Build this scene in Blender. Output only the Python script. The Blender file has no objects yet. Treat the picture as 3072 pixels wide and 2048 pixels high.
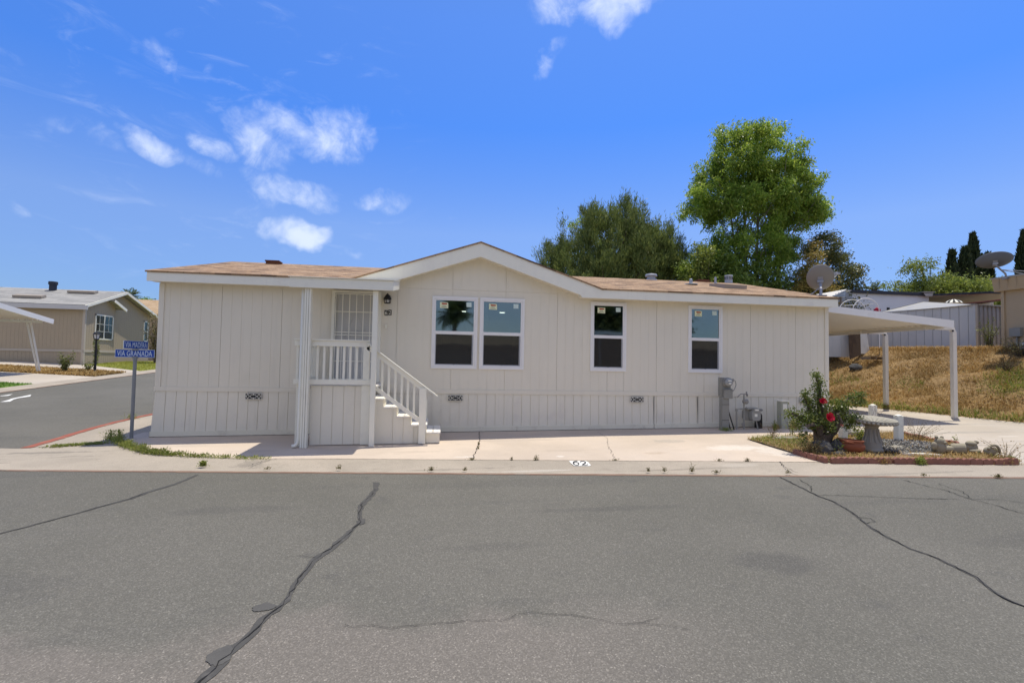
import bpy, math, random
import numpy as np
from mathutils import Vector, Matrix
PI = math.pi
random.seed(7)
scene = bpy.context.scene
C = scene.collection

# ---------------------------------------------------------------- camera
YAW, PITCH, ROLL, FPX = .1418, .0407, .0185, 1536.
CAM = Vector((5.8149, -11.6433, .7298))
fwd = Vector((math.sin(YAW)*math.cos(PITCH), math.cos(YAW)*math.cos(PITCH), math.sin(PITCH)))
rt0 = Vector((math.cos(YAW), -math.sin(YAW), 0)); up0 = rt0.cross(fwd)
rt = rt0*math.cos(ROLL)+up0*math.sin(ROLL); up = -rt0*math.sin(ROLL)+up0*math.cos(ROLL)
cd = bpy.data.cameras.new('camera'); cam = bpy.data.objects.new('camera', cd); C.objects.link(cam)
cd.sensor_width = 36; cd.lens = FPX/3072*36; cd.clip_start = .1; cd.clip_end = 4000
M4 = Matrix((rt, up, -fwd)).transposed().to_4x4(); M4.translation = CAM
cam.matrix_world = M4; scene.camera = cam
scene.view_settings.view_transform = 'Standard'; scene.view_settings.look = 'None'
scene.view_settings.exposure = 0.40; scene.view_settings.gamma = 1

# ---------------------------------------------------------------- sun and sky
SUN = Vector((.185, .19, 1)).normalized()
SUN_STRENGTH, SKY_STRENGTH = 3.3, .125
FILL_VEIL = (7.6, 6.8, 5.8)
sd = bpy.data.lights.new('sun', 'SUN'); sd.energy = SUN_STRENGTH; sd.angle = math.radians(.53); sd.color = (1, .935, .80)
so = bpy.data.objects.new('sun', sd); C.objects.link(so)
so.rotation_euler = SUN.to_track_quat('Z', 'Y').to_euler(); so.location = (0, 0, 60)
w = bpy.data.worlds.new('World'); scene.world = w; w.use_nodes = True
nt = w.node_tree; nt.nodes.clear()
class NT:
    """tiny helper to wire shader nodes"""
    def __init__(s, t): s.t = t
    def n(s, kind, **kw):
        o = s.t.nodes.new(kind)
        for k, v in kw.items(): setattr(o, k, v)
        return o
    def l(s, a, b): s.t.links.new(a, b)
    def val(s, inp, x):
        if hasattr(x, 'links') or isinstance(x, bpy.types.NodeSocket): s.l(x, inp)
        else: inp.default_value = x
    def m(s, op, a, b=0., c=None, clamp=False):
        o = s.n('ShaderNodeMath', operation=op, use_clamp=clamp)
        s.val(o.inputs[0], a); s.val(o.inputs[1], b)
        if c is not None: s.val(o.inputs[2], c)
        return o.outputs[0]
    def dot(s, v, c):
        o = s.n('ShaderNodeVectorMath', operation='DOT_PRODUCT'); s.l(v, o.inputs[0]); o.inputs[1].default_value = tuple(c)
        return o.outputs['Value']
    def noise(s, vec, scale, detail=4, rough=.55, dist=0.):
        o = s.n('ShaderNodeTexNoise'); s.l(vec, o.inputs['Vector']) if vec is not None else None
        o.inputs['Scale'].default_value = scale; o.inputs['Detail'].default_value = detail
        o.inputs['Roughness'].default_value = rough; o.inputs['Distortion'].default_value = dist
        return o.outputs['Fac']
    def ramp(s, f, pts, interp='LINEAR'):
        o = s.n('ShaderNodeValToRGB'); o.color_ramp.interpolation = interp
        e = o.color_ramp.elements
        while len(e) < len(pts): e.new(.5)
        for x, (p, c) in zip(e, pts):
            x.position = p; x.color = (*c, 1) if not isinstance(c, (int, float)) else (c, c, c, 1)
        s.l(f, o.inputs[0]); return o.outputs[0]
    def mix(s, f, a, b, mode='MIX'):
        o = s.n('ShaderNodeMix', data_type='RGBA', blend_type=mode)
        s.val(o.inputs[0], f)
        for i, x in ((6, a), (7, b)):
            if isinstance(x, (tuple, list)): o.inputs[i].default_value = (*x[:3], 1)
            else: s.l(x, o.inputs[i])
        return o.outputs[2]
    def mapr(s, f, a, b, c=0., d=1.):
        o = s.n('ShaderNodeMapRange', interpolation_type='SMOOTHSTEP'); s.l(f, o.inputs[0])
        for i, x in enumerate((a, b, c, d)): o.inputs[i+1].default_value = x
        return o.outputs[0]
W = NT(nt)
sky = W.n('ShaderNodeTexSky', sky_type='NISHITA', sun_disc=False)
sky.sun_elevation = math.asin(SUN.z); sky.sun_rotation = math.atan2(SUN.x, SUN.y)
sky.altitude = 100; sky.air_density = 1.0; sky.dust_density = .35; sky.ozone_density = 2.0
hsv = W.n('ShaderNodeHueSaturation'); hsv.inputs['Saturation'].default_value = 1.12; hsv.inputs['Hue'].default_value = .504; hsv.inputs['Value'].default_value = 1.0
W.l(sky.outputs[0], hsv.inputs['Color'])
tc = W.n('ShaderNodeTexCoord'); dirv = tc.outputs['Generated']
# wisps of cumulus: compass azimuth (deg from +Y towards +X), elevation, half width, half height, tilt (all deg), density
CLOUDS = [
 (-15.0,22.4,4.86,1.65,0,1.00),(-18.7,20.5,2.22,1.95,-35,0.95),(-11.4,22.8,3.17,1.68,0,1.00),(-23.0,19.8,2.12,1.06,-22,0.90),(-28.3,18.8,2.28,0.97,-12,0.80),
 (-32.7,18.4,2.16,0.68,-20,0.40),(-15.9,16.7,3.76,1.33,-12,0.75),(-13.6,17.0,2.45,1.01,10,0.60),(-6.7,17.2,2.74,0.88,12,0.65),(-15.4,12.3,2.5,1.15,-3,1.75),
 (-26.8,25.4,2.19,1.01,-48,0.55),(-23.1,25.2,0.43,0.91,-8,0.40),(-28.0,22.3,1.36,0.52,-30,0.30),(-23.5,17.3,2.75,0.69,-20,0.30),(17.8,35.4,4.76,1.35,0,1.10),
 (20.0,34.6,2.37,1.53,0,1.00),(11.5,31.8,1.69,0.81,20,0.40),(-37.6,23.1,0.90,0.53,-25,0.35),(-36.8,11.1,0.92,0.44,-5,0.40),(-9.2,11.6,1.84,0.54,0,0.28),
 (1.2,14.8,1.13,0.41,0,0.20),(-31.5,27.6,0.53,1.83,20,0.20),
 (150,30,10,4,0,.8),(200,24,14,4,10,.8),(250,35,10,5,0,.7),(100,28,9,4,0,.8)]
sz_ = W.n('ShaderNodeSeparateXYZ'); W.l(dirv, sz_.inputs[0])
gain = W.ramp(sz_.outputs[2], [(0, (.40,.50,.74)), (.09, (.43,.53,.77)), (.24, (.73,.77,.96)), (.42, (.43,.745,1.2)), (.56, (.57,.84,1.24)), (.9, (.9,.95,1.))])
skycol = W.mix(1., hsv.outputs[0], gain, 'MULTIPLY')
cn1 = W.noise(dirv, 15, 6, .6, .6); cn2 = W.noise(dirv, 55, 5, .62, .4)
wn = W.n('ShaderNodeTexNoise'); W.l(dirv, wn.inputs['Vector']); wn.inputs['Scale'].default_value = 9; wn.inputs['Detail'].default_value = 4
wv = W.n('ShaderNodeVectorMath', operation='MULTIPLY_ADD'); W.l(wn.outputs['Color'], wv.inputs[0]); wv.inputs[1].default_value = (.10,.10,.10); 
ws = W.n('ShaderNodeVectorMath', operation='SUBTRACT'); W.l(dirv, ws.inputs[0]); ws.inputs[1].default_value = (.05,.05,.05); W.l(ws.outputs[0], wv.inputs[2]); wdir = wv.outputs[0]
tot = None
for az, el, rw, rh, tilt, den in CLOUDS:
    a, e, t = math.radians(az), math.radians(el), math.radians(tilt)
    c = Vector((math.sin(a)*math.cos(e), math.cos(a)*math.cos(e), math.sin(e)))
    r_ = Vector((math.cos(a), -math.sin(a), 0)); u_ = r_.cross(c)
    t1 = r_*math.cos(t)+u_*math.sin(t); t2 = -r_*math.sin(t)+u_*math.cos(t)
    x = W.m('MULTIPLY', W.dot(wdir, t1), 1/math.radians(rw*1.5)); y = W.m('MULTIPLY', W.dot(wdir, t2), 1/math.radians(rh*1.6))
    q = W.m('SUBTRACT', 1., W.m('ADD', W.m('MULTIPLY', x, x), W.m('MULTIPLY', y, y)))
    front = W.m('GREATER_THAN', W.dot(dirv, c), 0.)
    q = W.m('MULTIPLY', W.m('MULTIPLY', W.m('MAXIMUM', q, 0.), front), den)
    tot = q if tot is None else W.m('MAXIMUM', tot, q)
nn = W.m('ADD', W.m('MULTIPLY', W.m('SUBTRACT', cn1, .5), 2.4), W.m('MULTIPLY', W.m('SUBTRACT', cn2, .5), .8))
thick = W.m('MULTIPLY', W.m('ADD', tot, nn), W.mapr(tot, .0, .35))
cm = W.n('ShaderNodeMapping'); cm.inputs['Rotation'].default_value = (0, math.radians(28), math.radians(20)); cm.inputs['Scale'].default_value = (5, 5, 17); W.l(dirv, cm.inputs[0])
haze_d = Vector((math.sin(math.radians(-22))*.93, math.cos(math.radians(-22))*.93, .36))
wisp = W.m('MULTIPLY', W.mapr(W.noise(cm.outputs[0], 1.6, 7, .65, 1.2), .52, .90, 0., .26), W.mapr(W.dot(dirv, haze_d), .93, .985))
cov = W.m('MAXIMUM', W.mapr(thick, .06, 1.75, 0., .84), wisp)
# thin bright veil added behind the camera as fill light on the shaded wall
fill_veil = W.m('MULTIPLY', W.mapr(W.dot(dirv, Vector((-.10, -.80, .59)).normalized()), .25, .85, 0., .37), W.mapr(cn1, .3, .7, .75, 1.))
skycol = W.mix(fill_veil, skycol, FILL_VEIL)
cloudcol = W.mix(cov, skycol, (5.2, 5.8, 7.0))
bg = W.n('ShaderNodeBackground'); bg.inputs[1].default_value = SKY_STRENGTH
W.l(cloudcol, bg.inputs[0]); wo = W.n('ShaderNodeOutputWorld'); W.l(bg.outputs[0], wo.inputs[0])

# ---------------------------------------------------------------- lie of the land
CA, CE, CN = Vector((-.59, -2.97)), Vector((.9884, -.1522)), Vector((.1522, .9884))   # street edge: origin, along, towards the home
def st(x, y): d = (x+.59, y+2.97); return d[0]*CE[0]+d[1]*CE[1], d[0]*CN[0]+d[1]*CN[1]
def sm(a, b, t): t = min(1, max(0, (t-a)/(b-a))); return t*t*(3-2*t)
def drive_edge(y): return 20.6 if y < -.5 else max(16., 20.6-.16*(y+.5)-.05*max(0, y-.5)**1.6)
def h(x, y):
    sy = .015+.035*(1-sm(-1.6, .8, x))
    z = -.965+.016*max(-40, min(40, x))+(.015 if y < 0 else sy)*max(-14, min(y, 24 if x < 0 else 14))
    if x < -9.2 and y > -4: z += .06*min(-9.2-x, 8)*sm(-2, 6, y)
    if y > -8:
        d = x-drive_edge(y)
        if d > 0: z += min(d*.37, 2.0)*sm(-8, -3, y)
    return z
def hb(x, y, r=3): return h(x, y)

# ---------------------------------------------------------------- mesh building
def root(o):
    while o.parent: o = o.parent
    return o
class MB:
    def __init__(s): s.v = []; s.f = []; s.mi = []; s.cur = 0
    def add(s, vs, fs):
        b = len(s.v); s.v += [tuple(p) for p in vs]
        for f in fs: s.f.append([b+i for i in f]); s.mi.append(s.cur)
        return s
    def box(s, x0, x1, y0, y1, z0, z1):
        v = [(x0,y0,z0),(x1,y0,z0),(x1,y1,z0),(x0,y1,z0),(x0,y0,z1),(x1,y0,z1),(x1,y1,z1),(x0,y1,z1)]
        return s.add(v, [(0,3,2,1),(4,5,6,7),(0,1,5,4),(1,2,6,5),(2,3,7,6),(3,0,4,7)])
    def beam(s, a, b, wx, wz, upv=(0,0,1)):
        """square bar from a to b, wx wide across, wz along 'up'"""
        a, b = Vector(a), Vector(b); d = (b-a).normalized(); r = d.cross(Vector(upv))
        if r.length < 1e-4: r = d.cross(Vector((0,1,0)))
        r.normalize(); u = r.cross(d); v = []
        for p in (a, b):
            for i, j in ((-1,-1),(1,-1),(1,1),(-1,1)): v.append(p+r*(i*wx/2)+u*(j*wz/2))
        return s.add(v, [(0,1,2,3),(7,6,5,4),(0,4,5,1),(1,5,6,2),(2,6,7,3),(3,7,4,0)])
    def tube(s, pts, rad, seg=8, cap=True):
        pts = [Vector(p) for p in pts]; n = len(pts)
        rad = rad if isinstance(rad, (list, tuple)) else [rad]*n
        rings = []; ref = None
        for i, p in enumerate(pts):
            d = (pts[min(i+1, n-1)]-pts[max(i-1, 0)]).normalized()
            if ref is None: ref = Vector((0,0,1)) if abs(d.z) < .9 else Vector((1,0,0))
            a = d.cross(ref).normalized(); b = a.cross(d).normalized(); ref = b
            rings += [p+(a*math.cos(2*PI*k/seg)+b*math.sin(2*PI*k/seg))*rad[i] for k in range(seg)]
        f = [(i*seg+k, i*seg+(k+1)%seg, (i+1)*seg+(k+1)%seg, (i+1)*seg+k) for i in range(n-1) for k in range(seg)]
        if cap: f += [tuple(range(seg))[::-1], tuple(range((n-1)*seg, n*seg))]
        return s.add(rings, f)
    def lathe(s, prof, c=(0,0,0), seg=24, axis=None, cap=True):
        """prof: (radius, height) pairs about z, or about 'axis'"""
        c = Vector(c); q = Vector(axis).to_track_quat('Z', 'Y') if axis is not None else None
        v = []
        for r, z in prof:
            for k in range(seg):
                p = Vector((r*math.cos(2*PI*k/seg), r*math.sin(2*PI*k/seg), z))
                v.append(c+(q @ p if q else p))
        n = len(prof)
        f = [(i*seg+k, i*seg+(k+1)%seg, (i+1)*seg+(k+1)%seg, (i+1)*seg+k) for i in range(n-1) for k in range(seg)]
        if cap: f += [tuple(range(seg))[::-1], tuple(range((n-1)*seg, n*seg))]
        return s.add(v, f)
    def prismy(s, poly, y0, y1):
        """polygon in x,z extruded from y0 to y1"""
        n = len(poly); v = [(x,y0,z) for x,z in poly]+[(x,y1,z) for x,z in poly]
        return s.add(v, [tuple(range(n)), tuple(range(2*n-1, n-1, -1))]+[(i, i+n, (i+1)%n+n, (i+1)%n) for i in range(n)])
    def prismz(s, poly, z0, z1):
        n = len(poly); v = [(x,y,z0) for x,y in poly]+[(x,y,z1) for x,y in poly]
        return s.add(v, [tuple(range(n))[::-1], tuple(range(n, 2*n))]+[(i, (i+1)%n, (i+1)%n+n, i+n) for i in range(n)])
    def slab(s, quad, t):
        """four corners (counter clockwise from above) thickened downwards by t"""
        q = [Vector(p) for p in quad]; n = (q[1]-q[0]).cross(q[-1]-q[0]).normalized(); k = len(q)
        v = q+[p-n*t for p in q]
        return s.add(v, [tuple(range(k)), tuple(range(2*k-1, k-1, -1))]+[(i, i+k, (i+1)%k+k, (i+1)%k) for i in range(k)])
    def ellip(s, c, r, seg=14, rings=9, jit=0., rng=random):
        c = Vector(c); v = []; 
        for i in range(rings+1):
            a = PI*i/rings
            for k in range(seg):
                b = 2*PI*k/seg; j = 1+rng.uniform(-jit, jit)
                v.append((c.x+r[0]*j*math.sin(a)*math.cos(b), c.y+r[1]*j*math.sin(a)*math.sin(b), c.z+r[2]*j*math.cos(a)))
        f = [(i*seg+k, (i+1)*seg+k, (i+1)*seg+(k+1)%seg, i*seg+(k+1)%seg) for i in range(rings) for k in range(seg)]
        return s.add(v, f)
    def build(s, name, mat, parent=None, smooth=False, org=None, bevel=0):
        if parent is not None: off = Vector(root(parent).location)
        elif org is not None: off = Vector(org)
        else:
            a = np.array(s.v); off = Vector(((a[:,0].min()+a[:,0].max())/2, (a[:,1].min()+a[:,1].max())/2, a[:,2].min()))
        me = bpy.data.meshes.new(name)
        me.from_pydata([tuple(Vector(p)-off) for p in s.v], [], s.f); 
        for m in (mat if isinstance(mat, list) else [mat]): me.materials.append(m)
        me.polygons.foreach_set('material_index', s.mi)
        if smooth: me.polygons.foreach_set('use_smooth', [True]*len(me.polygons))
        me.update(); o = bpy.data.objects.new(name, me); C.objects.link(o)
        if parent is not None: o.parent = parent
        else: o.location = off
        if bevel:
            b = o.modifiers.new('bevel', 'BEVEL'); b.width = bevel; b.segments = 2; b.limit_method = 'ANGLE'; b.angle_limit = .7
        return o
def quads_np(name, V, mat, parent=None, org=(0,0,0), nv=4):
    """many loose quads (or triangles) given as an (n*nv, 3) array"""
    off = np.array(root(parent).location if parent is not None else org)
    V = np.asarray(V, np.float32).reshape(-1, 3)-off.astype(np.float32); n = len(V)//nv
    me = bpy.data.meshes.new(name); me.vertices.add(len(V)); me.vertices.foreach_set('co', V.ravel())
    me.loops.add(n*nv); me.loops.foreach_set('vertex_index', np.arange(n*nv, dtype=np.int32))
    me.polygons.add(n); me.polygons.foreach_set('loop_start', np.arange(0, n*nv, nv, dtype=np.int32))
    me.polygons.foreach_set('loop_total', np.full(n, nv, np.int32))
    me.materials.append(mat); me.update(calc_edges=True); me.validate()
    o = bpy.data.objects.new(name, me); C.objects.link(o)
    if parent is not None: o.parent = parent
    else: o.location = off
    return o
def thing(name, label, cat, loc=(0,0,0), group=None):
    o = bpy.data.objects.new(name, None); C.objects.link(o); o.location = loc; o.empty_display_size = .2
    return tag(o, label, cat, group)
def tag(o, label=None, cat=None, group=None, kind=None):
    if label: o['label'] = label
    if cat: o['category'] = cat
    if group: o['group'] = group
    if kind: o['kind'] = kind
    return o
def structure(o, label=None): return tag(o, label, kind='structure')
def text_part(txt, name, mat, parent, origin, xdir, updir, height, width=None, bold=0.):
    """lettering as a thin solid; origin = lower left corner"""
    cu = bpy.data.curves.new(name, 'FONT'); cu.body = txt; cu.extrude = .001; cu.offset = bold
    ob = bpy.data.objects.new(name, cu); me = bpy.data.meshes.new_from_object(ob); bpy.data.objects.remove(ob)
    a = np.empty(len(me.vertices)*3, np.float32); me.vertices.foreach_get('co', a); a = a.reshape(-1, 3)
    a[:, :2] -= a[:, :2].min(0); sx = height/a[:, 1].max(); k = (width/a[:, 0].max()) if width else sx
    X, U = Vector(xdir).normalized(), Vector(updir).normalized(); Nn = X.cross(U)
    off = Vector(origin)-Vector(root(parent).location)
    b = a[:, :1]*k*np.array(X)+a[:, 1:2]*sx*np.array(U)+a[:, 2:3]*np.array(Nn)+np.array(off)
    me.vertices.foreach_set('co', b.astype(np.float32).ravel()); me.materials.clear(); me.materials.append(mat); me.update()
    o = bpy.data.objects.new(name, me); C.objects.link(o); o.parent = parent; return o

# ---------------------------------------------------------------- materials
def bsdf(name):
    m = bpy.data.materials.new(name); m.use_nodes = True; N = NT(m.node_tree); p = m.node_tree.nodes['Principled BSDF']
    g = N.n('ShaderNodeNewGeometry'); return m, N, p, g
def mat(name, col, rough=.7, var=.12, scale=3., fine=60., metal=0., bump=0., stain=None, spec=.3, aniso=None, drips=0.):
    """painted or weathered solid: base colour with broad and fine variation, optional stains (colour, amount, scale)"""
    m, N, p, g = bsdf(name); pos = g.outputs['Position']
    if aniso:
        mp = N.n('ShaderNodeMapping'); mp.inputs['Scale'].default_value = aniso; N.l(pos, mp.inputs[0]); pos = mp.outputs[0]
    a = N.noise(pos, scale, 5); b = N.noise(pos, fine, 3)
    f = N.m('ADD', N.m('MULTIPLY', N.m('SUBTRACT', a, .5), var*2), N.m('MULTIPLY', N.m('SUBTRACT', b, .5), var))
    c = N.mix(1., col, N.mix(.0, (1,1,1), (1,1,1)), 'MULTIPLY')
    hs = N.n('ShaderNodeHueSaturation'); N.l(c, hs.inputs['Color']); N.l(N.m('ADD', f, 1.), hs.inputs['Value']); c = hs.outputs[0]
    if drips:
        mp = N.n('ShaderNodeMapping'); mp.inputs['Scale'].default_value = (5., 5., .35); N.l(g.outputs['Position'], mp.inputs[0])
        c = N.mix(N.mapr(N.noise(mp.outputs[0], 1.6, 6, .7), .50, .80, 0, drips), c, tuple(x*.72 for x in col))
    if stain:
        sc, amt, ss = stain
        k = N.mapr(N.noise(g.outputs['Position'], ss, 6, .65), .52, .78, 0, amt); c = N.mix(k, c, sc)
    N.l(c, p.inputs['Base Color']); p.inputs['Metallic'].default_value = metal; p.inputs['Specular IOR Level'].default_value = spec
    N.l(N.mapr(a, .3, .7, max(.05, rough-.08), min(1, rough+.08)), p.inputs['Roughness'])
    if bump:
        bp = N.n('ShaderNodeBump'); bp.inputs['Strength'].default_value = bump; bp.inputs['Distance'].default_value = .01
        N.l(b, bp.inputs['Height']); N.l(bp.outputs[0], p.inputs['Normal'])
    return m
def leafmat(name, cols, rough=.5, trans=.35):
    """leaves: each leaf its own shade out of cols, some light passing through"""
    m, N, p, g = bsdf(name)
    n = len(cols); c = N.ramp(g.outputs['Random Per Island'], [(i/max(1, n-1), q) for i, q in enumerate(cols)])
    big = N.noise(g.outputs['Position'], .7, 3)
    hs = N.n('ShaderNodeHueSaturation'); N.l(c, hs.inputs['Color']); N.l(N.mapr(big, .3, .7, .8, 1.2), hs.inputs['Value'])
    c = hs.outputs[0]
    N.l(c, p.inputs['Base Color']); p.inputs['Roughness'].default_value = rough; p.inputs['Specular IOR Level'].default_value = .35
    t = N.n('ShaderNodeBsdfTranslucent'); hs2 = N.n('ShaderNodeHueSaturation'); N.l(c, hs2.inputs['Color'])
    hs2.inputs['Value'].default_value = 1.3; hs2.inputs['Hue'].default_value = .485; N.l(hs2.outputs[0], t.inputs[0])
    mx = N.n('ShaderNodeMixShader'); mx.inputs[0].default_value = trans
    N.l(p.outputs[0], mx.inputs[1]); N.l(t.outputs[0], mx.inputs[2])
    N.l(mx.outputs[0], m.node_tree.nodes['Material Output'].inputs[0]); return m
def glass(name, tint, refl, screen=0.):
    """window pane: part see-through, part mirror, strongest at a glance"""
    m, N, p, g = bsdf(name)
    tr = N.n('ShaderNodeBsdfTransparent'); tr.inputs[0].default_value = (*tint, 1)
    gl = N.n('ShaderNodeBsdfGlossy'); gl.inputs[0].default_value = (.70, .90, .95, 1); gl.inputs['Roughness'].default_value = .035
    bp = N.n('ShaderNodeBump'); bp.inputs['Strength'].default_value = .03; bp.inputs['Distance'].default_value = .05
    N.l(N.noise(g.outputs['Position'], 1.6, 1), bp.inputs['Height']); N.l(bp.outputs[0], gl.inputs['Normal'])
    fr = N.n('ShaderNodeFresnel'); fr.inputs[0].default_value = 1.5
    mx = N.n('ShaderNodeMixShader'); N.l(N.m('ADD', N.m('MULTIPLY', fr.outputs[0], .8), refl, clamp=True), mx.inputs[0])
    N.l(tr.outputs[0], mx.inputs[1]); N.l(gl.outputs[0], mx.inputs[2]); last = mx.outputs[0]
    if screen:
        df = N.n('ShaderNodeBsdfDiffuse'); df.inputs[0].default_value = (.085, .08, .072, 1)
        m2 = N.n('ShaderNodeMixShader'); m2.inputs[0].default_value = screen; N.l(last, m2.inputs[1]); N.l(df.outputs[0], m2.inputs[2]); last = m2.outputs[0]
    N.l(last, m.node_tree.nodes['Material Output'].inputs[0]); return m
def emit(name, col, s):
    m, N, p, g = bsdf(name); p.inputs['Base Color'].default_value = (*col, 1); p.inputs['Emission Color'].default_value = (*col, 1); p.inputs['Emission Strength'].default_value = s
    return m
def asphalt(name, warm=True):
    m, N, p, g = bsdf(name); pos = g.outputs['Position']
    vo = N.n('ShaderNodeTexVoronoi'); N.l(pos, vo.inputs['Vector']); vo.inputs['Scale'].default_value = 118
    bw = N.n('ShaderNodeRGBToBW'); N.l(vo.outputs['Color'], bw.inputs[0])
    stone = N.ramp(bw.outputs[0], [(0, .70), (.45, .88), (.72, 1.05), (.9, 1.42), (1, 2.1)])
    v2 = N.n('ShaderNodeTexVoronoi'); N.l(pos, v2.inputs['Vector']); v2.inputs['Scale'].default_value = 34
    b2 = N.n('ShaderNodeRGBToBW'); N.l(v2.outputs['Color'], b2.inputs[0])
    chip = N.m('MULTIPLY', N.mapr(v2.outputs['Distance'], .0, .34, 1., 0.), N.m('GREATER_THAN', b2.outputs[0], .74))
    big = N.noise(pos, .35, 4, .6); mid = N.noise(pos, 2.2, 5, .6); fine = N.noise(pos, 240, 2)
    base = N.mix(N.mapr(big, .35, .65), (.137, .130, .108), (.157, .148, .124))
    base = N.mix(N.mapr(mid, .58, .75, 0, .55), base, (.112, .107, .096))
    if warm:   # binder worn off the wheel lane, showing brown stone
        sx = N.n('ShaderNodeSeparateXYZ'); N.l(pos, sx.inputs[0])
        lane = N.m('MULTIPLY', N.mapr(N.m('ADD', sx.outputs[1], N.m('MULTIPLY', N.m('SUBTRACT', N.noise(pos, 1.1, 4), .5), 1.6)), -7.9, -8.35), N.mapr(sx.outputs[0], 8.4, 6.2))
        base = N.mix(N.m('MULTIPLY', lane, .75), base, (.205, .182, .155))
    mp = N.n('ShaderNodeMapping'); mp.inputs['Scale'].default_value = (.12, 1.3, 1); mp.inputs['Rotation'].default_value = (0, 0, .153); N.l(pos, mp.inputs[0])
    streak = N.mapr(N.noise(mp.outputs[0], 1.5, 4), .52, .7, 0, .28); base = N.mix(streak, base, (.106, .102, .092))
    if warm:
        for cx_, cy_, rx_, ry_, am in ((8.75, -7.55, .42, .30, .45), (3.6, -5.4, .9, .18, .3), (7.9, -5.9, 1.1, .10, .35), (6.3, -6.9, .6, .14, .25), (11.5, -7.4, .8, .2, .25), (2.3, -7.2, .7, .3, .25)):
            xx = N.m('MULTIPLY', N.m('SUBTRACT', sx.outputs[0], cx_), 1/rx_); yy = N.m('MULTIPLY', N.m('SUBTRACT', sx.outputs[1], cy_), 1/ry_)
            q = N.m('SUBTRACT', N.m('ADD', N.m('MULTIPLY', xx, xx), N.m('MULTIPLY', yy, yy)), N.m('MULTIPLY', N.m('SUBTRACT', mid, .5), 3.))
            base = N.mix(N.mapr(q, 1.1, .2, 0., am), base, (.088, .084, .077))
    c = N.mix(1., base, stone, 'MULTIPLY'); c = N.mix(N.m('MULTIPLY', chip, .45), c, (.40, .37, .32))
    N.l(c, p.inputs['Base Color']); p.inputs['Roughness'].default_value = .85; p.inputs['Specular IOR Level'].default_value = .25
    bp = N.n('ShaderNodeBump'); bp.inputs['Strength'].default_value = .55; bp.inputs['Distance'].default_value = .006
    N.l(N.m('ADD', bw.outputs[0], fine), bp.inputs['Height']); N.l(bp.outputs[0], p.inputs['Normal']); return m
def concrete(name, col, dark, speck=.5, tint=None, marks=()):
    m, N, p, g = bsdf(name); pos = g.outputs['Position']
    big = N.noise(pos, .55, 5, .62, .4); mid = N.noise(pos, 3.5, 6, .65); fine = N.noise(pos, 130, 3, .7)
    c = N.mix(N.mapr(big, .35, .68), col, tuple(x*.86 for x in col))
    if tint: c = N.mix(N.mapr(N.noise(pos, .9, 4), .45, .7, 0, .6), c, tint)
    c = N.mix(N.mapr(mid, .55, .8, 0, .45), c, dark)
    mp = N.n('ShaderNodeMapping'); mp.inputs['Scale'].default_value = (.5, 2.6, 1); N.l(pos, mp.inputs[0])
    c = N.mix(N.mapr(N.noise(mp.outputs[0], 1.2, 5, .7), .57, .78, 0, .4), c, dark)
    if marks:
        sx = N.n('ShaderNodeSeparateXYZ'); N.l(pos, sx.inputs[0]); mm = N.noise(pos, 5, 5, .7)
        for cx_, cy_, rx_, ry_, am, mc in marks:
            xx = N.m('MULTIPLY', N.m('SUBTRACT', sx.outputs[0], cx_), 1/rx_); yy = N.m('MULTIPLY', N.m('SUBTRACT', sx.outputs[1], cy_), 1/ry_)
            q = N.m('SUBTRACT', N.m('ADD', N.m('MULTIPLY', xx, xx), N.m('MULTIPLY', yy, yy)), N.m('MULTIPLY', N.m('SUBTRACT', mm, .5), 4.))
            c = N.mix(N.mapr(q, 1.2, .1, 0., am), c, mc)
    hs = N.n('ShaderNodeHueSaturation'); N.l(c, hs.inputs['Color']); N.l(N.mapr(fine, .25, .75, 1-.28*speck, 1+.22*speck), hs.inputs['Value'])
    vo = N.n('ShaderNodeTexVoronoi'); N.l(pos, vo.inputs['Vector']); vo.inputs['Scale'].default_value = 16
    b2 = N.n('ShaderNodeRGBToBW'); N.l(vo.outputs['Color'], b2.inputs[0])
    pit = N.m('MULTIPLY', N.mapr(vo.outputs['Distance'], .05, .22, 1., 0.), N.m('GREATER_THAN', b2.outputs[0], .8))
    c = N.mix(N.m('MULTIPLY', pit, .5*speck), hs.outputs[0], tuple(x*.35 for x in col))
    N.l(c, p.inputs['Base Color']); p.inputs['Roughness'].default_value = .9; p.inputs['Specular IOR Level'].default_value = .2
    bp = N.n('ShaderNodeBump'); bp.inputs['Strength'].default_value = .3; bp.inputs['Distance'].default_value = .004
    N.l(fine, bp.inputs['Height']); N.l(bp.outputs[0], p.inputs['Normal']); return m
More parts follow.
